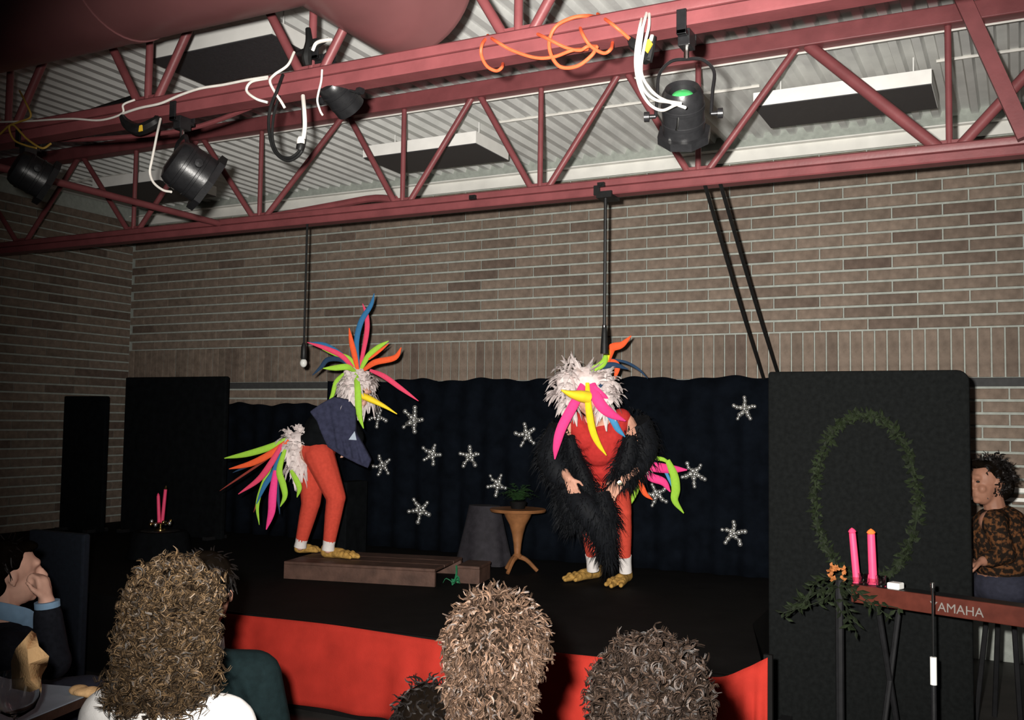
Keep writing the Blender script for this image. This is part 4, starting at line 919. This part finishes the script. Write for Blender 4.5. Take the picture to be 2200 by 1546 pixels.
for k in range(7):
    c = fp+Vector((rnd(-.05, .05), rnd(-.04, .02), rnd(-.02, .05))); m = MB()
    for j in range(7): dv = rvec(); leaf(m, c, dv+Vector((0, -.5, .4)), .026, .016, Vector((0, -1, 0)))
    m.build('bloom', 'posy', fl_, smooth=False, recalc=False)
mb = MB()
for i in range(8):
    a = rnd(-3.0, -.6); Ls = rnd(.16, .36); bend = rnd(-.6, .6)
    st_ = cr([fp, fp+Vector((math.cos(a)*Ls*.5, -.04, math.sin(a)*Ls*.35)), fp+Vector((math.cos(a+bend)*Ls, -.07+rnd(-.05, .05), math.sin(a+bend)*Ls*.7-.03))], 10)
    mb.tube(st_, .0025, 4, cap=False)
    for p in st_[2:]:
        for q in range(2): leaf(mb, p, rvec()+Vector((math.cos(a), -.3, -.3)), rnd(.03, .07), rnd(.012, .022), Vector((0, -1, 0)))
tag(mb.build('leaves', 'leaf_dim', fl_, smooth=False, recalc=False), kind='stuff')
# slim microphone stand in front of the keyboard
mp = aty(2005, 1400, 4.70); MS = thing('microphone_stand', (mp.x, mp.y, 0), 'slim metal stand with white taped grip before the keyboard', 'stand')
zz = lambda y: aty(2005, y, 4.70).z
MB().lathe([(1e-4, 0), (.12, 0), (.12, .015), (.03, .03), (.012, .05)], (mp.x, mp.y, 0), n=24).build('base', 'can_black', MS)
MB().tube([(mp.x, mp.y, .04), (mp.x, mp.y, zz(1470))], .012, 10).build('lower_tube', 'can_black', MS)
MB().tube([(mp.x, mp.y, zz(1470)), (mp.x, mp.y, zz(1411))], .014, 12).build('taped_grip', 'tape_white', MS)
MB().tube([(mp.x, mp.y, zz(1411)), (mp.x, mp.y, zz(1262))], .005, 8).build('upper_rod', 'chrome', MS)
MB().lathe([(1e-4, -.006), (.009, 0), (.009, .02), (1e-4, .024)], (mp.x, mp.y, zz(1262)), n=10).build('rod_tip', 'chrome', MS)
# keyboard player, seated, in profile facing left
DK = 5.42
Pk = lambda x, y, d=0: V(x, y, DK+d)
kb_ = aty(2150, 1300, 5.8); pkb = Pk(2150, 1240)
KP = thing('person', (pkb.x, pkb.y, 0), 'dark-haired person in a patterned cardigan seated in profile behind the keyboard', 'person')
b = MB(); fdir = -rt-fw*.25
f_, r_, u_, HP = head_prims(b, Pk(2120, 1036), fdir, s=1.0)
b.cap(HP(0, -.03, -.06), Pk(2140, 1105), .052, .060); b.cap(Pk(2128, 1120, -.14), Pk(2165, 1118, .16), .060, .060)
b.ell(Pk(2150, 1150), (.15, .15, .16)); b.ell(Pk(2155, 1200), (.14, .14, .15)); b.ell(Pk(2158, 1245, .0), (.15, .15, .12))
el = Pk(2160, 1190, -.18); wr_ = Pk(2112, 1205, -.22)
b.cap(Pk(2135, 1122, -.16), el, .048, .040); b.cap(el, wr_, .038, .027); hand_prims(b, wr_, Pk(2085, 1215, -.20)-wr_, Vector((0, 0, -1)), 1, .95, .5)
el2 = Pk(2135, 1190, .18); wr2 = Pk(2102, 1205, .02); b.cap(Pk(2150, 1122, .16), el2, .048, .040); b.cap(el2, wr2, .038, .027); hand_prims(b, wr2, Pk(2085, 1212, -.05)-wr2, Vector((0, 0, -1)), -1, .95, .5)
blob('body', b, .0065, 'skin_dim', KP, 3)
t = MB(); t.ell(Pk(2150, 1150), (.165, .165, .17)); t.ell(Pk(2155, 1200), (.155, .155, .16)); t.cap(Pk(2135, 1122, -.15), Pk(2158, 1118, .16), .070, .070)
t.cap(Pk(2136, 1125, -.17), el, .062, .054); t.cap(el, el.lerp(wr_, .75), .052, .044); t.cap(Pk(2150, 1122, .16), el2, .062, .054); t.cap(el2, el2.lerp(wr2, .75), .052, .044)
blob('patterned_cardigan', t, .010, 'sweater', KP, 3)
hz = Pk(2160, 1255); t = MB(); t.ell(hz, (.17, .17, .12))
for s_ in (-.09, .09):
    o_ = fw*s_; kn_ = hz+o_-rt*.12-fw*.12+Vector((0, 0, -.01)); kn_ = hz+o_+Vector((-.30, .16, -.02)); ft = Vector((kn_.x+.02, kn_.y, .06))
    t.cap(hz+o_, kn_, .085, .062); t.cap(kn_, ft, .058, .045); t.cap(ft+Vector((0, 0, -.015)), ft+Vector((-.14, .06, -.02)), .042, .034)
blob('trousers', t, .012, 'trousers', KP, 3)
core = MB(); core.ell(HP(0, -.035, .055), (.09, .09, .08)); core.ell(HP(0, -.085, -.02), (.075, .045, .085)); core.ell(HP(.0, .05, .10), (.06, .035, .025)); hr = blob('hair', core, .010, 'hair_scalp', KP, 3); sub(hr)
def curls(mb, c, M, radii, n, L, coil, rad, cond, seg=9, turns=1.6, down=.7, strands=4, lift=.25):
    """spiral locks standing on an ellipsoid, each a bundle of thin strands"""
    c = Vector(c)
    for i in range(n):
        d = rvec()
        if not cond(d): continue
        p = c+M @ Vector((d.x*radii[0], d.y*radii[1], d.z*radii[2])); nrm = (M @ d).normalized()
        dn_ = Vector((0, 0, -1)); dn_ = dn_-nrm*dn_.dot(nrm)
        ax = (dn_*down+nrm*lift+rvec()*.5).normalized(); l = rnd(*L); a0 = rnd(0, 6.28); e1 = ax.orthogonal().normalized(); e2 = ax.cross(e1); cc = coil*rnd(.6, 1.3)
        tn = turns*rnd(.7, 1.3)*random.choice((-1, 1))
        for q in range(strands):
            of = rvec()*coil*.35; ph = rnd(-.35, .35); c2 = cc*rnd(.85, 1.15)
            pts = [p+of+ax*(l*k/seg)+(e1*math.cos(a0+ph+tn*6.28*k/seg)+e2*math.sin(a0+ph+tn*6.28*k/seg))*c2 for k in range(seg+1)]
            mb.tube(pts, [rad*.7, rad, rad, rad*.3], 3, cap=False)
ID = Matrix.Identity(3)
mb = MB()
for k in (-1, 1): MB().ell(HP(k*.030, .080, .008), (.010, .010, .006)).build('eye', 'eye', KP)
curls(mb, HP(0, -.03, .04), ID, (.092, .092, .095), 300, (.03, .06), .008, .0022, lambda d: d.z > -.9 and not (d.dot(f_) > .45 and d.z < .45)); mb.build('locks', 'hair_dark', hr, smooth=True, recalc=False)['kind'] = 'stuff'
def stool(p, z, label):
    t = thing('stool', (p.x, p.y, 0), label, 'stool')
    MB().lathe([(1e-4, z), (.17, z), (.18, z-.02), (.17, z-.05), (1e-4, z-.05)], (p.x, p.y, 0), n=28).build('seat', 'kbd_black', t)
    for k in range(4):
        a = k*math.pi/2+.4; MB().tube([(p.x+.10*math.cos(a), p.y+.10*math.sin(a), z-.05), (p.x+.17*math.cos(a), p.y+.17*math.sin(a), 0)], .014, 8).build('leg', 'kbd_black', t)
stool(hz, hz.z-.118, 'dark stool under the keyboard player')
# ------------------------------------------------------------------ candle holder at the left
lc = aty(345, 1125, 5.9)
CT = thing('draped_table', (lc.x, lc.y, SZT), 'small black draped table under the brass candle holder', 'table')
zt = lc.z-.055
MB().lathe([(1e-4, zt), (.20, zt), (.215, zt-.02), (.23, SZT+.12), (.25, SZT+.003)], (lc.x, lc.y, 0), n=32).build('drape', 'black_cloth', CT)
MB().lathe([(1e-4, zt+.006), (.14, zt+.006), (.15, zt+.002), (.14, zt)], (lc.x, lc.y, 0), n=28).build('tray', 'can_black', CT)
CH = thing('candle_holder', (lc.x, lc.y, zt+.006), 'brass candle holder with glass drops on the black draped table', 'candle holder')
z0 = zt+.007
MB().lathe([(1e-4, z0), (.05, z0), (.05, z0+.006), (.012, z0+.015), (.012, z0+.04), (.06, z0+.052), (.064, z0+.06), (1e-4, z0+.058)], (lc.x, lc.y, 0), n=24).build('brass_dish', 'brass', CH)
for k in range(8):
    a = k*math.pi/4+.3; c = Vector((lc.x+.078*math.cos(a), lc.y+.078*math.sin(a), z0+.055+.012*math.sin(k*2))); MB().ell(c, (.014, .014, .017), nu=10, nv=8).build('drop', 'brass' if k % 2 else 'bead', CH)
    MB().tube([(lc.x+.05*math.cos(a), lc.y+.05*math.sin(a), z0+.05), c], .004, 6).build('arm', 'brass', CH)
for (x0, y0, x1, y1, dx_, lb) in ((340, 1062, 341, 1122, -.014, 'short dim pink candle in the brass holder, left one'), (356, 1047, 348, 1122, .014, 'taller dim pink candle leaning right in the brass holder')):
    a = Vector((lc.x+dx_*1.2, lc.y, z0+.061)); e = aty(x0, y0, lc.y); t = thing('candle', tuple(a), lb, 'candle', 'pink candles in the brass holder')
    MB().tube([a, a.lerp(e, .5), a.lerp(e, .95)], [.014, .014, .013], 12, seg=6).build('stem', 'candle_pink', t)
    MB().tube([a.lerp(e, .94), a.lerp(e, 1.0), a.lerp(e, 1.06)], [.010, .010, .001], 8, seg=6).build('wick_tip', 'candle_pink' if dx_ < 0 else 'brass', t)
# ------------------------------------------------------------------ navy panel behind the man in the suit
n0 = aty(62, 1137, 3.9); n1 = aty(180, 1140, 3.9)
flat('navy_panel', n0.x, n1.x, 3.9, 0, n0.z, 'navy_panel', 'dark navy upright panel behind the man in the suit', 'panel')
# ------------------------------------------------------------------ audience
def chair(p, fdir, label):
    f_, r_, u_ = basis(fdir); t = thing('audience_chair', (p.x, p.y, 0), label, 'chair', 'chairs under the audience')
    B = lambda a, b_, z_: Vector((p.x, p.y, 0))+r_*a+f_*b_+Vector((0, 0, z_))
    MB().prism([B(-.175, -.2, .40), B(.175, -.2, .40), B(.175, .22, .40), B(-.175, .22, .40)], (0, 0, 0), (0, 0, .035)).build('seat', 'chair_grey', t, smooth=False, bevel=.01)
    MB().prism([B(-.175, -.24, .50), B(.175, -.24, .50), B(.175, -.215, .50), B(-.175, -.215, .50)], (0, 0, 0), (0, 0, .22)).build('backrest', 'chair_grey', t, smooth=False, bevel=.01)
    for a in (-.155, .155):
        MB().tube([B(a, .19, .40), B(a, .20, 0)], .012, 8).build('leg', 'can_black', t); MB().tube([B(a, -.19, .40), B(a, -.22, 0)], .012, 8).build('leg', 'can_black', t)
        MB().tube([B(a, -.20, .42), B(a, -.228, .55)], .010, 8).build('back_post', 'can_black', t)
def sitter(hc, fdir, label, cloth, skinm='skin', shoulder=.20, head_dir=None, extra=None, extra_cloth=None, clothname='jacket', short=None):
    """seated figure, head centre hc; returns (thing, head axes)"""
    hc = Vector(hc); f0, r0_, u0_ = basis(fdir); hp = Vector((hc.x, hc.y, min(.46, max(.10, hc.z-.56))))-f0*.10
    t = thing('person', (hp.x, hp.y, 0), label, 'person', 'seated audience')
    b = MB(); hx = head_prims(b, hc, head_dir or fdir); P = hx[3]
    nk = hc+Vector((0, 0, -.20))-f0*.03
    b.cap(P(0, -.03, -.06), nk, .052, .062)
    sh = nk+Vector((0, 0, -.06)); b.cap(sh+r0_*shoulder*.7, sh-r0_*shoulder*.7, .06, .06)
    b.ell(sh.lerp(hp, .35), (.17, .12, .17)); b.ell(hp+Vector((0, 0, .10)), (.165, .13, .14))
    kn_ = []
    for s_ in (-1, 1):
        k_ = hp+f0*.42+r0_*s_*.10+Vector((0, 0, .04 if hp.z > .3 else .06)); b.cap(hp+r0_*s_*.09+Vector((0, 0, .05)), k_, .075, .055); b.cap(k_, Vector((k_.x, k_.y, .07))-f0*.03, .05, .036); kn_.append(k_)
    if extra: extra(b, sh, r0_, f0)
    blob('body', b, .0075, skinm, t, 3)
    c = MB(); c.cap(sh+r0_*shoulder*.78, sh-r0_*shoulder*.78, .078, .078); c.cap(sh+Vector((0, 0, .05)), sh, .075, .11)
    c.ell(sh.lerp(hp, .35)+Vector((0, 0, 0)), (.20, .15, .20)); c.ell(hp+Vector((0, 0, .12)), (.185, .15, .15))
    for s_ in (-1, 1):
        if extra_cloth and s_ == extra_cloth[0]: continue
        e_ = sh+r0_*s_*(shoulder+.05)+Vector((0, 0, -.30)); c.cap(sh+r0_*s_*shoulder*.85, e_, .070, .056); c.cap(e_, e_+f0*.22+Vector((0, 0, .0)), .054, .045)
    if extra_cloth: extra_cloth[1](c, sh, r0_, f0)
    blob(clothname, c, .010, cloth, t, 3)
    tr = MB()
    for s_, k_ in zip((-1, 1), kn_): tr.cap(hp+r0_*s_*.09+Vector((0, 0, .05)), k_, .088, .068); tr.cap(k_, Vector((k_.x, k_.y, .10))-f0*.03, .063, .05); tr.cap(Vector((k_.x, k_.y, .045))-f0*.03, Vector((k_.x, k_.y, .04))+f0*.13, .044, .036)
    blob('trousers', tr, .012, 'trousers', t, 3)
    if short: chair(hp, fdir, 'plain grey chair under the '+short)
    return t, hx
stage_dir = Vector((-.30, 1, 0))
# woman with long golden-brown curls, white collar
hcW = V(381, 1318, 2.55)
W, (f_, r_, u_, HP) = sitter(hcW, Vector((-.25, 1, 0)), 'woman with long golden-brown curls and a white top, seen from behind', 'shirt_white', 'skin_pale', clothname='white_top', short='curly-haired woman in white')
core = MB(); core.ell(HP(0, -.015, .025), (.102, .108, .100)); core.ell(HP(0, -.035, -.09), (.104, .095, .11)); core.ell(HP(0, -.055, -.155), (.11, .08, .06)); hr = blob('hair', core, .010, 'hair_scalp', W, 4); sub(hr)
Mw = Matrix((r_, f_, u_)).transposed(); mb = MB()
curls(mb, HP(0, -.02, .025), Mw, (.102, .108, .100), 1200, (.025, .05), .0095, .0013, lambda d: not (d.y > .45 and d.z < .5), 9, 1.6)
curls(mb, HP(0, -.04, -.09), Mw, (.105, .098, .115), 1400, (.03, .055), .0105, .0013, lambda d: d.y < .55, 9, 1.6)
curls(mb, HP(0, -.058, -.16), Mw, (.113, .083, .065), 700, (.04, .075), .011, .0013, lambda d: d.y < .5, 11, 1.9)
mb.build('curls', 'hair_golden', hr, recalc=False)['kind'] = 'stuff'
# man with dark hair behind her, dark teal jacket
hcM = V(446, 1266, 3.25)
M2, (f_, r_, u_, HP) = sitter(hcM, Vector((-.42, .9, 0)), 'dark-haired man in a dark teal jacket half hidden behind the curly-haired woman', 'jacket_teal', 'skin', shoulder=.22, short='man in teal jacket')
core = MB(); core.ell(HP(0, -.03, .04), (.090, .102, .092)); core.ell(HP(0, -.075, -.03), (.078, .05, .07)); hr = blob('hair', core, .008, 'hair_scalp', M2, 3); sub(hr)
mb = MB(); Mw = Matrix((r_, f_, u_)).transposed(); curls(mb, HP(0, -.03, .03), Mw, (.090, .102, .093), 500, (.02, .04), .002, .0016, lambda d: not (d.y > .4 and d.z < .5) and d.z > -.75, 5, .5, .9, 4, .05); mb.build('locks', 'hair_dark', hr, recalc=False)['kind'] = 'stuff'
MB().lathe([(.074, -.015), (.070, .02)], HP(0, -.045, -.165), (0, 0, 1), 20).build('shirt_collar', 'shirt_white', M2)
# centre and right heads
hcC = V(1072, 1402, 2.2)
C3, (f_, r_, u_, HP) = sitter(hcC, Vector((-.12, 1, 0)), 'person with short permed light-brown hair before the middle of the red cloth', 'suit', 'skin', clothname='dark_top', shoulder=.165, short='person with permed light hair')
core = MB(); core.ell(HP(0, -.02, .025), (.100, .110, .105)); core.ell(HP(0, -.05, -.075), (.088, .07, .08)); hr = blob('hair', core, .008, 'hair_scalp', C3, 3); sub(hr)
mb = MB(); Mw = Matrix((r_, f_, u_)).transposed()
curls(mb, HP(0, -.02, .02), Mw, (.103, .112, .107), 2100, (.02, .042), .0050, .0012, lambda d: not (d.y > .5 and d.z < .4), 6, 1.0, .9, 4, .15)
curls(mb, HP(0, -.052, -.075), Mw, (.092, .075, .085), 1100, (.02, .042), .0050, .0012, lambda d: d.y < .4, 6, 1.0, .9, 4, .15)
mb.build('curls', 'hair_brown', hr, recalc=False)['kind'] = 'stuff'
hcE = V(1404, 1524, 1.85)
E4, (f_, r_, u_, HP) = sitter(hcE, Vector((-.02, 1, 0)), 'person with dark brown curly hair, nearest head, before the right end of the red cloth', 'suit', 'skin', clothname='dark_top', shoulder=.165, short='person with dark curly hair')
core = MB(); core.ell(HP(0, -.02, .022), (.098, .110, .102)); core.ell(HP(0, -.04, -.08), (.09, .075, .08)); hr = blob('hair', core, .008, 'hair_scalp', E4, 3); sub(hr)
mb = MB(); Mw = Matrix((r_, f_, u_)).transposed()
curls(mb, HP(0, -.02, .022), Mw, (.097, .110, .102), 1700, (.022, .042), .0068, .0012, lambda d: not (d.y > .5 and d.z < .4), 8, 1.3, .7)
curls(mb, HP(0, -.042, -.08), Mw, (.092, .078, .083), 700, (.022, .042), .0068, .0012, lambda d: d.y < .4, 8, 1.3, .7)
mb.build('curls', 'hair_deep', hr, recalc=False)['kind'] = 'stuff'
# man in dark suit at the left edge, hand at his mouth
hcA = V(26, 1230, 3.7); fA = (rt*.78+fw*.62)
def a_arm(b, sh, r0_, f0):
    e = V(112, 1420, 3.62); w_ = V(100, 1292, 3.60); b.cap(V(28, 1375, 3.66), e, .05, .042); b.cap(e, w_, .040, .030)
    hand_prims(b, V(101, 1290, 3.60), V(91, 1240, 3.62)-V(101, 1290, 3.60), (-rt*.9+fw*.1), 1, .95, 1.7, .0); b.ell(V(90, 1256, 3.61), (.028, .028, .036)); b.ell(V(95, 1272, 3.605), (.026, .026, .03))
def a_sleeve(c, sh, r0_, f0):
    e = V(112, 1420, 3.62); w_ = V(101, 1302, 3.60); c.cap(V(28, 1382, 3.66), e, .078, .068); c.cap(e, e.lerp(w_, .85), .064, .050)
A5, (f_, r_, u_, HP) = sitter(hcA, fA, 'man in dark suit and pale blue shirt at the left edge, hand to his mouth', 'suit', 'skin_pale', shoulder=.20, extra=a_arm, extra_cloth=(1, a_sleeve), clothname='suit_jacket', short='man in the dark suit')
core = MB(); core.ell(HP(0, -.03, .045), (.087, .098, .085)); core.ell(HP(0, -.075, -.03), (.078, .045, .065)); core.ell(HP(0, .045, .095), (.06, .04, .022)); hr = blob('hair', core, .008, 'hair_scalp', A5, 3); sub(hr)
mb = MB(); Mw = Matrix((r_, f_, u_)).transposed(); curls(mb, HP(0, -.03, .035), Mw, (.086, .098, .088), 420, (.02, .045), .002, .0016, lambda d: not (d.y > .10 and d.z < .62) and d.z > -.35, 5, .4, .9, 4, .05); mb.build('locks', 'hair_dark', hr, recalc=False)['kind'] = 'stuff'
MB().tube([HP(-.075, -.02, -.135), HP(-.055, -.085, -.115), HP(0, -.105, -.105), HP(.058, -.08, -.112), HP(.075, -.015, -.135), HP(.055, .04, -.165), HP(.03, .055, -.215), HP(.02, .065, -.27)] or [HP(-.075, -.03, -.175), HP(-.06, -.085, -.155), HP(0, -.105, -.145), HP(.062, -.085, -.155), HP(.078, -.02, -.175), HP(.05, .045, -.205), HP(.02, .06, -.26)], .024, 10, flat=(.45, 1.3), seg=28).build('shirt_collar', 'shirt_blue', A5)
MB().tube([V(102, 1304, 3.60), V(101, 1291, 3.60)], .044, 14).build('shirt_cuff', 'shirt_blue', A5)
# only the hair tops of two more people show along the lower edge
for px, py, dep, s_, lb in ((922, 1462, 2.95, .085, 'top of a dark-haired head left of the permed head'),):
    hc = V(px, py+.125*FPX/dep, dep); t, (f_, r_, u_, HP) = sitter(hc, stage_dir, lb, 'suit', 'skin', clothname='dark_top', shoulder=.15)
    core = MB(); core.ell(HP(0, -.02, .03), (.088, .10, .09)); hr = blob('hair', core, .010, 'hair_scalp', t, 3); sub(hr)
    mb = MB(); curls(mb, HP(0, -.02, .03), ID, (.088, .10, .09), 400, (.025, .045), .005, .0016, lambda d: d.z > -.5, 7, 1.0); mb.build('locks', 'hair_dark', hr, recalc=False)['kind'] = 'stuff'
# ------------------------------------------------------------------ guest table with goblet and napkins
TZ = .745
c0 = atz(60, 1462, TZ); c1 = atz(330, 1478, TZ)
tcx, tcy = c0.x, c0.y
TB = thing('guest_table', (-2.75, 1.55, 0), 'table with pale grey-blue cloth at the lower left', 'table')
TP = [(-3.15, 2.05), (-2.15, 2.22), (-1.98, 1.30), (-2.98, 1.13)]
e0 = atz(20, 1462, TZ); e1 = atz(250, 1482, TZ); ed = (e1-e0).normalized(); en = Vector((ed.y, -ed.x, 0))
A_ = e0-ed*.25; B_ = e1-ed*.05; corners = [A_, B_, B_+en*.55, A_+en*.55]
MB().prism([Vector((p.x, p.y, 0)) for p in corners], (0, 0, TZ-.03), (0, 0, TZ-.004)).build('table_top', 'wood_plank', TB, smooth=False)
m = MB(); m.prism([Vector((p.x, p.y, 0)) for p in corners], (0, 0, TZ-.004), (0, 0, TZ)); m.build('cloth', 'tablecloth', TB, smooth=False, bevel=.002)
for p in corners:
    cc = sum(corners, Vector())/4; q = p.lerp(cc, .12); MB().tube([(q.x, q.y, TZ-.031), (q.x, q.y, 0)], .02, 8).build('leg', 'kbd_black', TB)
gp = V(38, 1440, 2.62); gp = Vector((gp.x, gp.y, TZ))
GO = thing('wine_goblet', tuple(gp), 'round clear goblet holding a tan paper napkin', 'goblet')
MB().lathe([(1e-4, 0), (.038, 0), (.036, .004), (.006, .010), (.005, .06), (.020, .068), (.046, .085), (.058, .115), (.060, .14), (.054, .175), (.052, .175), (.057, .14), (.055, .116), (.044, .089), (.018, .073), (1e-4, .071)], gp, n=40).build('glass_bowl', 'glass', GO)
NZ = gp.z
pts2 = [(28, 1478), (26, 1420), (36, 1392), (52, 1372), (66, 1355), (76, 1362), (84, 1388), (105, 1408), (100, 1428), (88, 1450), (86, 1478), (66, 1484)]
vs_ = []; fs = []
nfront = [V(a, b, 2.60+.03*math.sin(i*1.7)) for i, (a, b) in enumerate(pts2)]; cen = V(62, 1425, 2.555)
m = MB(); n = len(nfront); m.add(nfront+[cen, V(60, 1395, 2.57), V(66, 1460, 2.57)], [(i, (i+1) % n, n+1 if 2 <= i <= 6 else (n+2 if i in (0, 9, 10, 11) else n)) for i in range(n)]+[(n, n+1, 2), (n, 7, n+1), (n, n+2, 9), (n, 1, n+2)])
o = m.build('paper_napkin', 'napkin', smooth=True); md = o.modifiers.new('s', 'SOLIDIFY'); md.thickness = .003; tag(o, 'tan paper napkin standing folded in the goblet', 'napkin')
bp = atz(198, 1494, TZ)
m = MB(); 
for k in range(5): m.ell(Vector((bp.x, bp.y, TZ+.012))+ed*(-.05+.025*k)+en*rnd(-.01, .01), (.035, .03, .012+rnd(0, .006)))
o = blob('folded_napkin', m, .006, 'napkin', None, 2); tag(o, 'tan napkin lying on the grey-blue tablecloth', 'napkin')
